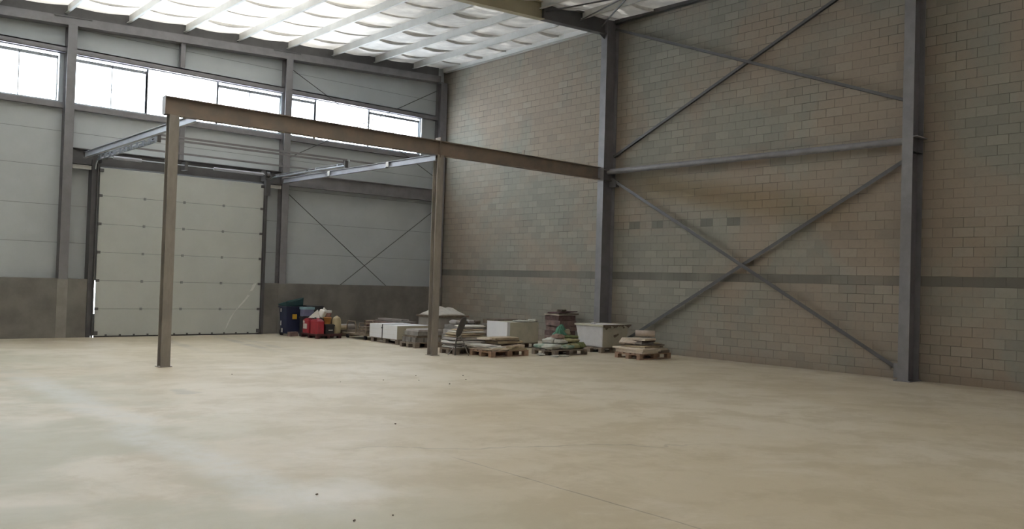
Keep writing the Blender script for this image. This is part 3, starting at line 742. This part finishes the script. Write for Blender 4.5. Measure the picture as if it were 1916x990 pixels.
# worn patches and a torn liner on the crate
rr = random.Random(5)
ln = MB()
for i in range(11):
    u0 = -.52+i*.1; u1 = u0+.1
    d0, d1 = rr.uniform(.02, .10), rr.uniform(.02, .10)
    ln.add([(u0, -.528, .60), (u1, -.528, .60), (u1, -.522, .60-d1), (u0, -.522, .60-d0)], [(0, 3, 2, 1)])
ln.build('torn_liner', M_DIRTY, c17)
rg = random.Random(8)
fa = MB()
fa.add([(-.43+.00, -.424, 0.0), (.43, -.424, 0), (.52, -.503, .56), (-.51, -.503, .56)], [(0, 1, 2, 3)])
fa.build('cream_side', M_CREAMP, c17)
for i, (u, z, s_) in enumerate(((.02, .30, .08), (.10, .33, .05), (-.38, .50, .05), (.30, .52, .04))):
    y_ = -.43-.14*z-.004
    vs = [(u+s_*math.cos(a)*rg.uniform(.7, 1.4), y_, z+.6*s_*math.sin(a)*rg.uniform(.6, 1.2)) for a in [k*.7 for k in range(9)]]
    MB().add([(v_[0], -.426-.141*v_[2]-.004, v_[2]) for v_ in vs], [tuple(range(9))]).build('dirt_patch', M_DIRTY, c17)
pillow(-1.35, -8.62, .735, .12, .10, .05, .3, M_PLAS, 'little white lump of crumpled film on the rim of the tapered crate', 'film', name='crumpled_film', seed=4)

# --- tall burgundy stack against the wall
pallet(-.70, -6.72, 0, 0, 'dark pallet under the tall burgundy brick stack by the block wall', M_DIRTY, .8, .66)
g = 'burgundy brick packs stacked by the block wall'
for k in range(5):
    plank(-.70+.03*((k*7) % 3-1), -6.72+.025*((k*5) % 3-1), .146+k*.146, (.70, .66, .71, .67, .69)[k], (.58, .60, .55, .59, .56)[k], .140, 0, M_BRK if k not in (1, 4) else mat('dusty_brick_dark_%d' % k, (.16, .105, .095), .9, 0, .4, 10, bmp=.4),
          'burgundy brick pack in the tall stack by the block wall, %s from the bottom' % ordn[k], 'brick pack', g, name='brick_pack', seed=20+k)
plank(-.68, -6.70, .880, .80, .60, .022, .06, M_PALE, 'thin pale slat lying across the tall burgundy stack', 'board', name='slat', seed=30)
plank(-.66, -6.74, .906, .74, .56, .030, -.10, M_DIRTY, 'dark board lying above the thin pale slat on the tall burgundy stack', 'board', seed=31)
plank(-.62, -6.70, .952, .84, .44, .024, .12, M_MAR, 'topmost dark board on the tall burgundy stack', 'board', seed=32, tilt=(-.01, -.03))
pillow(-.72, -6.74, .978, .22, .18, .06, .2, M_DIRTY, 'small dark rag on the very top of the tall burgundy stack', 'rag', name='rag', seed=3, wob=.12)

# --- cream box behind the sack pallet
pallet(-2.50, -6.66, 0, 0, 'pallet hidden in shade under the square white and cream crate', M_WOODG, 1.14, .84)
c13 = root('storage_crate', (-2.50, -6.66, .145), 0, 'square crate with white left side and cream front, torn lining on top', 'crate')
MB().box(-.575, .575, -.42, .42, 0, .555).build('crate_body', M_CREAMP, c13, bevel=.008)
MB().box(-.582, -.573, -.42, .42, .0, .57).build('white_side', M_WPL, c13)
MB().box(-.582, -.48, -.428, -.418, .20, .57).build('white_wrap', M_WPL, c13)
pillow(-2.35, -6.85, .700, .46, .30, .05, .1, M_SKW, 'crumpled white lining on the left top of the square cream crate', 'film', name='crumpled_film', seed=5, wob=.12)
pillow(-2.05, -6.95, .700, .20, .24, .08, .4, M_SKW, 'crumpled white lining at the right top corner of the square cream crate', 'film', name='crumpled_film', seed=6, wob=.14)

# --- sacks and netting on a pallet
pallet(-2.86, -8.88, 0, .03, 'grey pallet loaded with green, white and yellowish sacks', M_WOODG, 1.2, .8)
g = 'sacks on the pallet between the two board piles'
S = [(-3.25, -9.02, .145, .62, .34, .13, .30, M_SKW, 'long white sack at the lower left of the sack pile, hanging over the pallet edge'),
     (-3.18, -8.66, .145, .55, .36, .12, .1, M_SKG, 'green printed sack at the bottom left rear of the sack pile'),
     (-2.90, -9.10, .145, .40, .30, .11, -.1, M_SKG, 'green printed sack at the front bottom of the sack pile'),
     (-2.62, -9.06, .145, .50, .32, .14, .05, M_SKY, 'yellowish sack at the front bottom, right of the green printed ones'),
     (-2.42, -8.72, .145, .46, .36, .15, .2, M_OLV, 'olive sack at the bottom right rear of the sack pile'),
     (-2.36, -9.06, .145, .26, .30, .16, .0, M_OLV, 'dark olive sack at the right front end of the sack pile'),
     (-2.95, -8.92, .265, .50, .34, .12, .2, M_SKW, 'white sack in the middle layer of the sack pile'),
     (-2.55, -8.90, .285, .52, .34, .11, -.1, M_SKY, 'yellowish sack in the middle layer on the right of the sack pile'),
     (-3.15, -8.80, .265, .46, .30, .15, .5, M_SKW, 'white sack sloping up the left side of the netting'),
     (-2.50, -8.84, .385, .44, .26, .09, -.2, M_OLV, 'flat olive sack high on the right of the sack pile'),
     (-2.85, -8.80, .375, .40, .28, .13, .3, mat('dusty_pink_sack', (.34, .24, .20), .85, 0, .3, 9, bmp=.3), 'dusty pinkish sack under the green netting'),
     (-2.55, -8.72, .455, .28, .22, .16, .1, mat('beige_sack', (.46, .40, .28), .85, 0, .2, 9, bmp=.3), 'upright beige bag on top right of the sack pile')]
for i, a in enumerate(S):
    pillow(*a[:8], a[8], 'sack', g, seed=i+1, wob=.09, e=.6)
# bunched green netting: cone of folds
def bunch(name, x, y, z, r_, h, m, label, cat):
    n1, n2 = 80, 12; vs = []; fs = []
    for j in range(n2+1):
        t = j/n2; rad = r_*(1-t)**.8*1.0+.035
        for i in range(n1):
            a = 2*math.pi*i/n1; k = 1+.18*math.sin(a*11+t*6)+.16*math.sin(a*5+1+t*9)
            vs.append((math.cos(a)*rad*k+.06*t, math.sin(a)*rad*k*.8, t*h+.02*math.sin(a*5)*(t > .05)))
    for j in range(n2):
        for i in range(n1): fs.append((j*n1+i, j*n1+(i+1)%n1, (j+1)*n1+(i+1)%n1, (j+1)*n1+i))
    fs.append(tuple(n2*n1+i for i in range(n1)))
    return tag(MB().add(vs, fs, True).build(name, m, loc=(x, y, z)), label, cat)
bunch('green_netting', -2.74, -8.74, .48, .14, .25, M_GRN, 'bunched green netting on top of the sack pile', 'netting')
g = 'white scraps on the floor by the sack pallet'
for i, (x, y, s_, lb) in enumerate(((-3.62, -8.98, .14, 'crumpled white scrap on the floor at the pallet corner'), (-3.48, -9.36, .20, 'torn white scrap on the floor in front of the sack pallet'), (-3.22, -9.40, .16, 'thin white scrap on the floor nearest the front of the sacks'))):
    pillow(x, y, .0, s_*1.5, s_, .035+.02*(i == 0), i*.8, M_SKW, lb, 'scrap', g, name='paper_scrap', seed=i+11, wob=.2, e=.9)

# --- middle pallet of boards
pallet(-4.55, -8.50, 0, 0, 'orange-brown pallet in front with scrap boards, beside the folding chair')
g = 'scrap boards on the middle pallet'; W = 'on the middle pallet'
B = [(-4.88, -8.46, .145, .50, .86, .030, .05, M_PALE, 'pale board %s, lowest at the left' % W),
     (-4.86, -8.52, .176, .56, .80, .028, -.12, M_PALE, 'pale board %s, second up at the left, turned slightly' % W),
     (-4.90, -8.42, .206, .50, .84, .030, .16, M_CLW, 'whitish board %s, third up at the left' % W),
     (-4.96, -8.36, .238, .46, .80, .030, .02, M_CLW, 'whitish board %s, topmost of the left stack' % W),
     (-4.30, -8.52, .145, .62, .74, .040, .03, M_TAN, 'tan board %s, lowest at the right' % W),
     (-4.34, -8.60, .187, .50, .50, .050, .25, M_CLT, 'rounded tan slab %s, front centre' % W),
     (-4.12, -8.44, .187, .36, .62, .070, -.08, M_PALE, 'thick pale block %s, at the right end' % W),
     (-4.45, -8.36, .258, .74, .50, .030, .02, M_DIRTY, 'thin dark board %s, under the two long thick boards' % W),
     (-4.33, -8.42, .290, .84, .46, .055, .05, M_TAN, 'long thick tan board %s, lower of the two on top' % W),
     (-4.42, -8.44, .347, .74, .44, .022, -.06, M_DIRTY, 'thin dark board %s, between the two long thick boards' % W),
     (-4.40, -8.40, .372, .80, .42, .055, .04, M_TAN, 'long thick tan board %s, topmost' % W),
     (-4.78, -8.30, .380, .40, .36, .040, .3, M_PALE, 'short pale offcut %s, upper left' % W)]
for i, a in enumerate(B): plank(*a[:8], a[8], group=g, seed=40+i, warp=.006)

# --- folded cloths / sheets
pallet(-4.97, -7.68, 0, 0, 'dusty pallet with folded white sheets, just behind the folding chair', M_WOODG, 1.1, .62)
g = 'folded sheets behind the folding chair'
z = .145; k = 0
for (dx, dy, lx, ly, h, m, lb) in ((-.02, 0, 1.04, .60, .055, M_CLW, 'bottom white fold'), (.02, 0, 1.04, .62, .050, M_CLG, 'thin grey fold, second from the bottom'), (-.04, 0, 1.02, .62, .085, M_CLW, 'thick white fold, third from the bottom'),
                                    (-.02, 0, 1.00, .60, .085, M_CLG, 'thick grey fold, fourth from the bottom'), (.02, .02, .98, .58, .040, M_CLT, 'thin tan fold, fifth from the bottom'),
                                    (.02, .02, .92, .56, .070, M_CLT, 'tan fold, sixth from the bottom'), (.06, .02, .84, .56, .045, M_CLW, 'white fold, seventh from the bottom'),
                                    (.12, .04, .74, .50, .050, M_CLT, 'short tan fold, eighth from the bottom'), (.18, .06, .62, .46, .040, M_CLG, 'grey fold under the topmost white one'),
                                    (.20, .06, .66, .46, .060, M_CLW, 'topmost white fold')):
    pillow(-4.97+dx, -7.66+dy, z, lx, ly, h, (k % 3-1)*.05, m, lb + ' of the sheet stack behind the folding chair', 'folded sheet', g, name='folded_sheet', e=.34, wob=.05, seed=50+k); z += h*.93; k += 1

# --- chair seen edge-on
ch = root('folding_chair', (-5.56, -8.12, 0), 0, 'folding chair with dark oval back standing right of the post among the pallets', 'chair')
M_SEAT = mat('dark_grey_seat', (.085, .080, .072), .6, 0, .2, 6); M_LEG = mat('dull_grey_leg', (.30, .29, .27), .4, .5, .2, 6)
def oval(cx, cy, cz, rx, rz_, th, ax, m, name):
    n = 28; vs = []; fs = []
    cvec = Vector((cx, cy, cz)); A = Vector(ax[0]).normalized(); U = Vector(ax[1]).normalized(); W_ = A.cross(U)
    for s_, k in ((-1, .90), (-.6, 1), (.6, 1), (1, .90)):
        for i in range(n):
            a = 2*math.pi*i/n; ca, sa = math.cos(a), math.sin(a)
            vs.append(cvec+A*rx*k*math.copysign(abs(ca)**.8, ca)+U*rz_*k*math.copysign(abs(sa)**.8, sa)+W_*th*s_/2)
    for j in range(3):
        for i in range(n): fs.append((j*n+i, j*n+(i+1)%n, (j+1)*n+(i+1)%n, (j+1)*n+i))
    fs += [tuple(range(n-1, -1, -1)), tuple(range(3*n, 4*n))]
    return MB().add(vs, fs, True).build(name, m, ch)
# the back: an oval plate tilted, seen nearly edge-on; lateral directions follow the view across the hall
LAT = Vector((.75, -.66, 0)); DEP = Vector((.66, .75, 0))
oval(.07, -.045, .69, .17, .255, .03, ((DEP+LAT*.42), LAT*.34+Vector((0, 0, 1))), M_SEAT, 'backrest')
sp = lambda a, d, z: tuple(Vector((0, 0, z))+LAT*a+DEP*d)
MB().tube([sp(.0, -.02, .46), sp(-.03, -.02, .33), sp(-.045, -.02, .0)], .017, 8).build('leg', M_SEAT, ch)
MB().tube([sp(.08, 0, .48), sp(.16, .05, .30), sp(.28, .0, .0)], .011, 8).build('leg', M_LEG, ch)
MB().tube([sp(-.07, .05, .22), sp(-.22, .0, .0)], .010, 8).build('leg', M_LEG, ch)
MB().tube([sp(.05, .30, .46), sp(.10, .34, .0)], .011, 8).build('leg', M_LEG, ch)
MB().tube([sp(-.07, .05, .22), sp(.14, .10, .24)], .009, 8).build('crossbar', M_LEG, ch)
MB().tube([sp(-.0, -.02, .42), sp(.09, 0, .47)], .012, 8).build('pivot_bar', M_LEG, ch)

# --- grey block pallet left of the post
pallet(-4.90, -5.72, 0, 0, 'small grey pallet with loose blocks, seen just left of the post', M_WOODG, .9, .7)
g = 'loose grey blocks on the small pallet'
bl = [(-5.16, -5.90), (-5.16, -5.66), (-5.14, -5.44), (-4.86, -5.92), (-4.84, -5.68), (-4.6, -5.9)]
lb = ['front left', 'middle left', 'rear left', 'front centre', 'centre', 'front right']
for i, (x, y) in enumerate(bl):
    plank(x, y, .145, .25, .17, .12, .05*(i % 3-1), M_STONE, 'grey block at the %s of the small pallet left of the post' % lb[i], 'block', g, name='stone_block', seed=60+i)
plank(-4.88, -5.72, .267, .80, .64, .05, 0, M_DIRTY, 'dark slab laid over the loose grey blocks left of the post', 'slab', name='slab', seed=70)
plank(-4.84, -5.70, .319, .78, .60, .10, .03, M_STONE, 'thick grey slab in the middle of the small stack left of the post', 'slab', name='slab', seed=71)
plank(-4.80, -5.70, .421, .76, .60, .05, -.02, M_CLG, 'pale grey slab on top of the small stack left of the post', 'slab', name='slab', seed=72)

# --- white foam blocks on a pallet
pallet(-4.65, -4.30, 0, R(90), 'pallet under the strapped block of white foam boards', M_WOODG, 1.36, 1.0)
wf = root('foam_board_stack', (-4.65, -4.30, .146), 0, 'strapped block of bright white boards on a pallet left of the post', 'board stack')
MB().box(-.54, .54, -.69, .69, 0, .36).build('board_block', M_BEI, wf, bevel=.004)
MB().box(-.548, -.539, -.69, .69, 0, .36).build('white_face', M_WPL, wf)
MB().box(-.54, .54, -.69, .69, .36, .368).build('top_sheet', M_WPL, wf)
s_ = MB(); s_.box(-.556, -.547, .02, .05, -.0, .376).box(-.556, .55, .02, .05, .370, .378); s_.build('strap', M_STRAP, wf)
MB().box(-.561, -.556, .0, .07, .26, .30).build('strap_buckle', M_STRAP, wf)
for zz in (.12, .24): MB().box(-.5495, -.5475, -.69, .69, zz-.001, zz+.001).build('sheet_line', M_BEI, wf)

# --- grey bin with powder heap
pallet(-2.24, -3.06, 0, 0, 'low pallet under the grey crate that carries a heap of powder', M_WOODG, 1.2, .9)
c9 = root('powder_crate', (-2.24, -3.06, .145), 0, 'big dusty grey crate behind the right post, topped by a heap of pale powder', 'crate')
MB().box(-.60, .60, -.44, .44, 0, .50).build('crate_body', mat('dusty_grey_box', (.36, .33, .30), .85, 0, .2, 3, bmp=.1), c9, bevel=.01)
MB().box(-.66, .66, -.50, .50, .50, .565).build('crate_lid', M_DIRTY, c9, bevel=.01)
def heap(name, x, y, z, lx, ly, h, m, label, cat, peaks):
    from mathutils import noise as mn
    n = 26; vs = []; fs = []
    for j in range(n+1):
        for i in range(n+1):
            u = i/n*2-1; v_ = j/n*2-1
            e = max(0, 1-(u**4+v_**4)**.5)**.55
            q = sum(a*math.exp(-((u-px)**2+(v_-py)**2)/w_) for px, py, a, w_ in peaks)
            vs.append((u*lx/2, v_*ly/2, e*(.42+q)*h*(1+.25*mn.noise(Vector((u*3, v_*3, 2))))))
    for j in range(n):
        for i in range(n): fs.append((j*(n+1)+i, j*(n+1)+i+1, (j+1)*(n+1)+i+1, (j+1)*(n+1)+i))
    fs.append(tuple([i for i in range(n+1)][::-1]+[j*(n+1) for j in range(1, n+1)]+[n*(n+1)+i for i in range(1, n+1)]+[j*(n+1)+n for j in range(n-1, 0, -1)]))
    return tag(MB().add(vs, fs, True).build(name, m, loc=(x, y, z)), label, cat, kind='stuff')
heap('powder_heap', -2.24, -3.06, .712, 1.30, .98, .30, M_POWD, 'heap of pale powder spread over the lid of the grey crate', 'powder', [(-.35, .1, .40, .22), (.45, -.15, .50, .09), (-.1, .3, .12, .3)])

# --- grey stone stacks behind the sheets and the cream crate
pallet(-3.15, -5.35, 0, 0, 'pallet in the back row between the grey powder crate and the cream crate', M_DIRTY, 1.1, .7)
z = .146
for i, (lx, ly, h, m, lbx) in enumerate(((1.1, .7, .14, M_STONE, 'bottom'), (1.08, .68, .13, M_CLG, 'second'), (1.06, .66, .13, M_STONE, 'third'))):
    plank(-3.15+.02*i, -5.35, z, lx, ly, h, .02*i, m, 'wide grey slab in the back row stack, %s layer' % lbx, 'slab', 'grey slabs in the back row', name='slab', seed=80+i); z += h+.003
for i, (dx, lx, m, lbx) in enumerate(((-.40, .18, M_CLG, 'left'), (-.17, .22, M_DIRTY, 'second from left'), (.07, .22, M_CLG, 'pale centre'), (.31, .16, M_DIRTY, 'right'))):
    pillow(-3.15+dx, -5.40, z, lx, .34, .13, 0, m, 'rounded stone kerb on the back row slabs, %s one' % lbx, 'kerb stone', 'rounded kerb stones', name='kerb_stone', seed=84+i, e=.4)
pallet(-1.55, -5.20, 0, 0, 'pallet half hidden behind the square cream crate', M_DIRTY, 1.2, .7)
z = .146
for i in range(4):
    plank(-1.55, -5.20, z, 1.25-.05*i, .68, .135, 0, (M_STONE, M_DIRTY)[i % 2], 'dark slab stack behind the square cream crate, %s layer' % ordn[i], 'slab', 'dark slabs behind the cream crate', name='slab', seed=90+i); z += .138

# --- left heap: carts, carpets, low red slabs
pallet(-3.3, -1.75, 0, R(90), 'long pallet against the plinth carrying low reddish slabs', M_DIRTY, 1.9, .8)
z = .146
for i, (ly, h, m, nm) in enumerate(((1.85, .11, M_BRK, 'bottom'), (1.80, .10, M_MAR, 'second'), (1.84, .08, M_BRK, 'third'))):
    plank(-3.3, -1.75, z, ly, .74, h, R(90), m, 'long low reddish slab behind the white boards, %s layer' % nm, 'slab', 'long reddish slabs', name='slab', seed=100+i); z += h+.003
plank(-3.2, -1.9, z, 1.7, .5, .035, R(86), M_STONE, 'thin grey plank on the low reddish slabs', 'board', seed=104)
plank(-3.15, -1.7, z+.04, 1.2, .3, .04, R(95), M_CLG, 'pale grey plank topmost on the low reddish slabs', 'board', seed=105)
M_RUST = mat('dusty_rusty_tube', (.27, .215, .16), .7, .1, .3, 7)
crt = root('tube_cart', (-4.72, -2.62, 0), 0, 'low dusty metal frame cart between the red cans and the white boards', 'cart')
def loop(x, y0, y1, z0, z1): return [(x, y0, z0), (x, y0, z1-.08), (x, y0+.06*(1 if y1 > y0 else -1), z1), (x, y1-.06*(1 if y1 > y0 else -1), z1), (x, y1, z1-.08), (x, y1, z0)]
for x in (-.30, .30): MB().tube(loop(x, .55, .05, .14, .50), .017, 8).build('hoop', M_RUST, crt)
MB().box(-.38, .38, -.62, .62, .12, .16).build('deck', M_RUST, crt)
for q in range(4): MB().box(-.34+.02*q, .34-.03*q, -.56+.02*(q % 2), -.04-.05*(q % 3), .162+.055*q, .162+.055*q+.045).build('load_slab', (M_RUST, M_DIRTY)[q % 2], crt, bevel=.008)
for q in (-.50, -.14): MB().tube([(-.30, q, .16), (-.30, q, .46), (.30, q, .46), (.30, q, .16)], .016, 8).build('frame_hoop', M_RUST, crt)
for x in (-.30, .30):
    for y in (-.50, .50): MB().tube([(x-.025, y, .06), (x+.025, y, .06)], .058, 14).build('wheel', M_BLK, crt)
g = 'rolled carpets in the heap by the plinth'
for i, (x, y, z0, l, r_, m, a, lbx) in enumerate(((-4.85, -1.35, .10, .75, .10, M_CLT, .1, 'bottom left roll'), (-4.55, -1.50, .10, .75, .10, M_DIRTY, .0, 'bottom right roll'), (-4.72, -1.40, .27, .72, .09, M_CLG, .12, 'top roll'), (-5.02, -1.62, .27, .5, .07, M_TAN, -.2, 'small top left roll'))):
    o = MB().tube([(-l/2, 0, 0), (-l/2+.02, 0, 0), (l/2-.02, 0, 0), (l/2, 0, 0)], [r_*.8, r_, r_, r_*.8], 18).build('carpet_roll', m, loc=(x, y, z0), rot=(0, 0, a))
    tag(o, 'dusty rolled carpet between the beige tank and the frame cart, %s' % lbx, 'carpet roll', g)

# --- red tray with containers
tr = root('plastic_tray', (-5.78, -1.86, 0), 0, 'dark red low tray under the jerrycans and crates', 'tray')
b = MB(); b.box(-.37, .42, -.49, .49, .07, .11)
for x in (-.33, .0, .36):
    for y in (-.44, 0, .42): b.box(x-.05, x+.05, y-.05, y+.05, 0, .07)
b.build('tray_deck', M_MAR, tr)
MB().box(-.38, .43, -.50, -.47, .09, .14).box(-.38, -.35, -.5, .5, .09, .125).build('tray_rim', M_MAR, tr)
def jerrycan(x, y, z, rz, label, m, lab=True, h=.46, wx=.24, wy=.36, rot=None):
    t = root('jerrycan', (x, y, z), rz, label, 'jerrycan')
    if rot: t.rotation_euler = (rot[0], rot[1], rz)
    b = MB(); b.frustum(wx/2, wy/2, wx/2, wy/2, 0, h*.86); cb_ = b.build('can_body', m, t, bevel=.03)
    b = MB(); b.frustum(wx/2-.01, wy/2-.01, wx/2-.05, wy/2-.10, h*.86-.004, h*.96); b.build('can_shoulder', m, t, bevel=.01)
    MB().lathe([(.028, 0), (.03, .05), (.02, .055)], 14, (0, wy/2-.08, h*.93)).build('cap', M_BLK if m is M_RED else m, t)
    MB().tube([(0, -.10, h*.93), (0, -.08, h*1.0), (0, .02, h*1.0), (0, .04, h*.94)], .014, 8).build('handle', m, t)
    if lab:
        MB().box(-wx/2-.004, -wx/2-.001, -.10, .12, h*.30, h*.62).build('paper_label', M_WHT, cb_)
    return t
jc = jerrycan(-6.02, -1.60, .112, 0, 'red jerrycan with white labels, left one on the tray', M_RED)
jerrycan(-6.02, -2.10, .112, 0, 'red jerrycan with fine white print, right one on the tray', M_RED, False, wy=.42)
MB().box(-.124, -.121, .04, .14, .30, .37).build('paper_label', M_WHT, jc)
# dark crate, its print, and things stacked above
def crate(name, x, y, z, lx, ly, h, m, label, cat='crate', rz=0, ribs=True):
    t = root(name, (x, y, z), rz, label, cat)
    MB().box(-lx/2, lx/2, -ly/2, ly/2, 0, h).build('crate_body', m, t, bevel=.012)
    MB().box(-lx/2-.012, lx/2+.012, -ly/2-.012, ly/2+.012, h-.05, h-.02).build('rim', m, t)
    return t
cb = crate('black_crate', -5.74, -2.18, .112, .28, .34, .30, M_BLK, 'black plastic crate with a small pale mark, between red can and beige tank')
MB().box(-.06, .08, -.186, -.184, .12, .145).build('pale_mark', M_WHT, cb)
tk = root('beige_tank', (-5.44, -2.18, .112), 0, 'rounded upright beige plastic tank at the right end of the tray', 'tank')
MB().lathe([(.10, 0), (.125, .03), (.13, .12), (.13, .36), (.12, .44), (.085, .50), (.03, .52)], 28).build('tank_body', M_BGE, tk)
MB().lathe([(.03, .515), (.035, .535), (.02, .54)], 14).build('cap', M_BGE, tk)
bk = root('orange_bucket', (-5.72, -2.14, .415), 0, 'orange-yellow bucket tipped over the black crate', 'bucket')
o = MB().lathe([(.085, 0), (.115, .17), (.122, .17), (.122, .19), (.108, .19), (.09, .10)], 24).build('bucket_body', M_ORG, bk)
crate('grey_crate', -5.62, -1.72, .112, .42, .40, .44, M_DIRTY, 'grimy grey crate hidden behind the black crate on the tray')
bk2 = root('paint_bucket', (-5.56, -1.82, .556), 0, 'white and red printed paint bucket standing high on the grimy crate', 'bucket')
MB().lathe([(.105, 0), (.130, .16), (.132, .17)], 26).build('bucket_body', M_PINK, bk2)
MB().lathe([(.135, .165), (.138, .23), (.125, .235)], 26).build('bucket_rim', M_WHT, bk2)
j2 = jerrycan(-5.82, -1.90, .60, .4, 'off-white jug lying tilted on top of the red cans', M_WHT, False, .26, .14, .20, rot=(.35, .25))
# folded carton leaning
cn = MB(); cn.add([(-.16, 0, 0), (.18, 0, 0), (.10, .02, .24), (-.16, .12, .0), (.18, .12, 0), (.10, .10, .24)], [(0, 1, 2), (5, 4, 3), (0, 3, 4, 1), (1, 4, 5, 2), (2, 5, 3, 0)])
tag(cn.build('carton', M_WHT, loc=(-6.02, -1.86, .575), rot=(0, 0, R(-42))), 'triangular off-white carton leaning on top of the two red jerrycans', 'carton')
# dark chests behind
crate('black_chest', -5.60, -.95, 0, .55, .44, .90, M_BLK, 'black chest standing right of the navy wheeled bin', 'chest')
bb = crate('blue_box', -5.95, -1.32, .60, .34, .22, .26, mat('lilac_box', (.20, .20, .32), .5, 0, .2, 5), 'small lilac box with pale blue lid above the red cans', 'box')
MB().box(-.185, .185, -.125, .125, .20, .27).build('box_lid', M_CYAN, bb)
crate('dark_stand', -5.95, -1.30, 0, .36, .18, .595, M_BLK, 'dark stand carrying the small lilac box behind the red cans', 'stand')
# wheeled bin
bn = root('wheeled_bin', (-6.22, -.80, 0), 0, 'navy wheeled bin with a dark teal lid half open beside the gate', 'bin')
b = MB(); b.frustum(.20, .22, .25, .25, .06, .86); b.build('bin_body', M_NAVY, bn, bevel=.02)
MB().box(-.27, .27, -.27, .27, .83, .875).build('bin_rim', M_NAVY, bn)
q = [(-.28, -.28), (.28, -.28), (.28, .28), (-.28, .28)]; zt = (1.03, 1.16, 1.04, .93)
lid = MB().add([(a*.97, b_*.97, .878) for a, b_ in q]+[(a*1.02, b_*1.02, z_) for (a, b_), z_ in zip(q, zt)], [(0,3,2,1),(4,5,6),(4,6,7),(0,1,5,4),(1,2,6,5),(2,3,7,6),(3,0,4,7)])
lo = lid.build('bin_lid', M_TEAL, bn, bevel=.03)
MB().tube([(-.22, -.30, 1.0), (.22, -.30, 1.10)], .014, 8).build('lid_handle', M_TEAL, lo)
for x in (-.16, .16): MB().tube([(x-.03, .22, .09), (x+.03, .22, .09)], .088, 18).build('wheel', M_BLK, bn)
MB().box(-.06, .08, -.258, -.240, .50, .64).build('yellow_sticker', M_YEL, bn)
MB().box(-.254, -.246, -.02, .06, .10, .22).build('white_sticker', M_WHT, bn)
MB().box(-.262, -.254, .06, .11, .30, .44).build('white_sticker', M_WHT, bn)
MB().box(-.275, -.266, .05, .10, .70, .80).build('white_sticker', M_WHT, bn)
plank(-6.30, -1.16, 0, .30, .12, .13, .2, M_BRK, 'reddish block on the floor at the foot of the navy bin', 'block', name='brick_block', seed=120)

# --- small debris on the floor
g = 'tiny crumbs of mortar scattered on the floor'
rr = random.Random(21)
spots = [(-11.73, -9.57), (-12.12, -15.38), (-9.26, -11.81), (-8.45, -12.13), (-14.68, -18.70), (-14.37, -18.74), (-14.54, -17.87), (-8.9, -11.2), (-9.8, -11.5), (-8.1, -11.6), (-9.1, -12.5), (-10.6, -11.4)]
where = ['near the post before the gate', 'alone in the middle of the empty floor', 'left of the cluster before the pallets', 'right of the cluster before the pallets', 'nearest the bottom edge left of centre', 'second nearest the bottom edge left of centre', 'on the white dust patch', 'rear of the cluster before the pallets', 'leftmost of the cluster before the pallets', 'rightmost rear one of the cluster before the pallets', 'front of the cluster before the pallets', 'between the two posts on open floor']
for i, (x, y) in enumerate(spots):
    s_ = rr.uniform(.008, .013)
    pillow(x, y, 0, s_*2, s_*1.6, s_, rr.uniform(0, 3), M_DIRTY, 'tiny dark mortar crumb on the floor, ' + where[i], 'crumb', g, name='mortar_crumb', e=.9, wob=.2, seed=i)
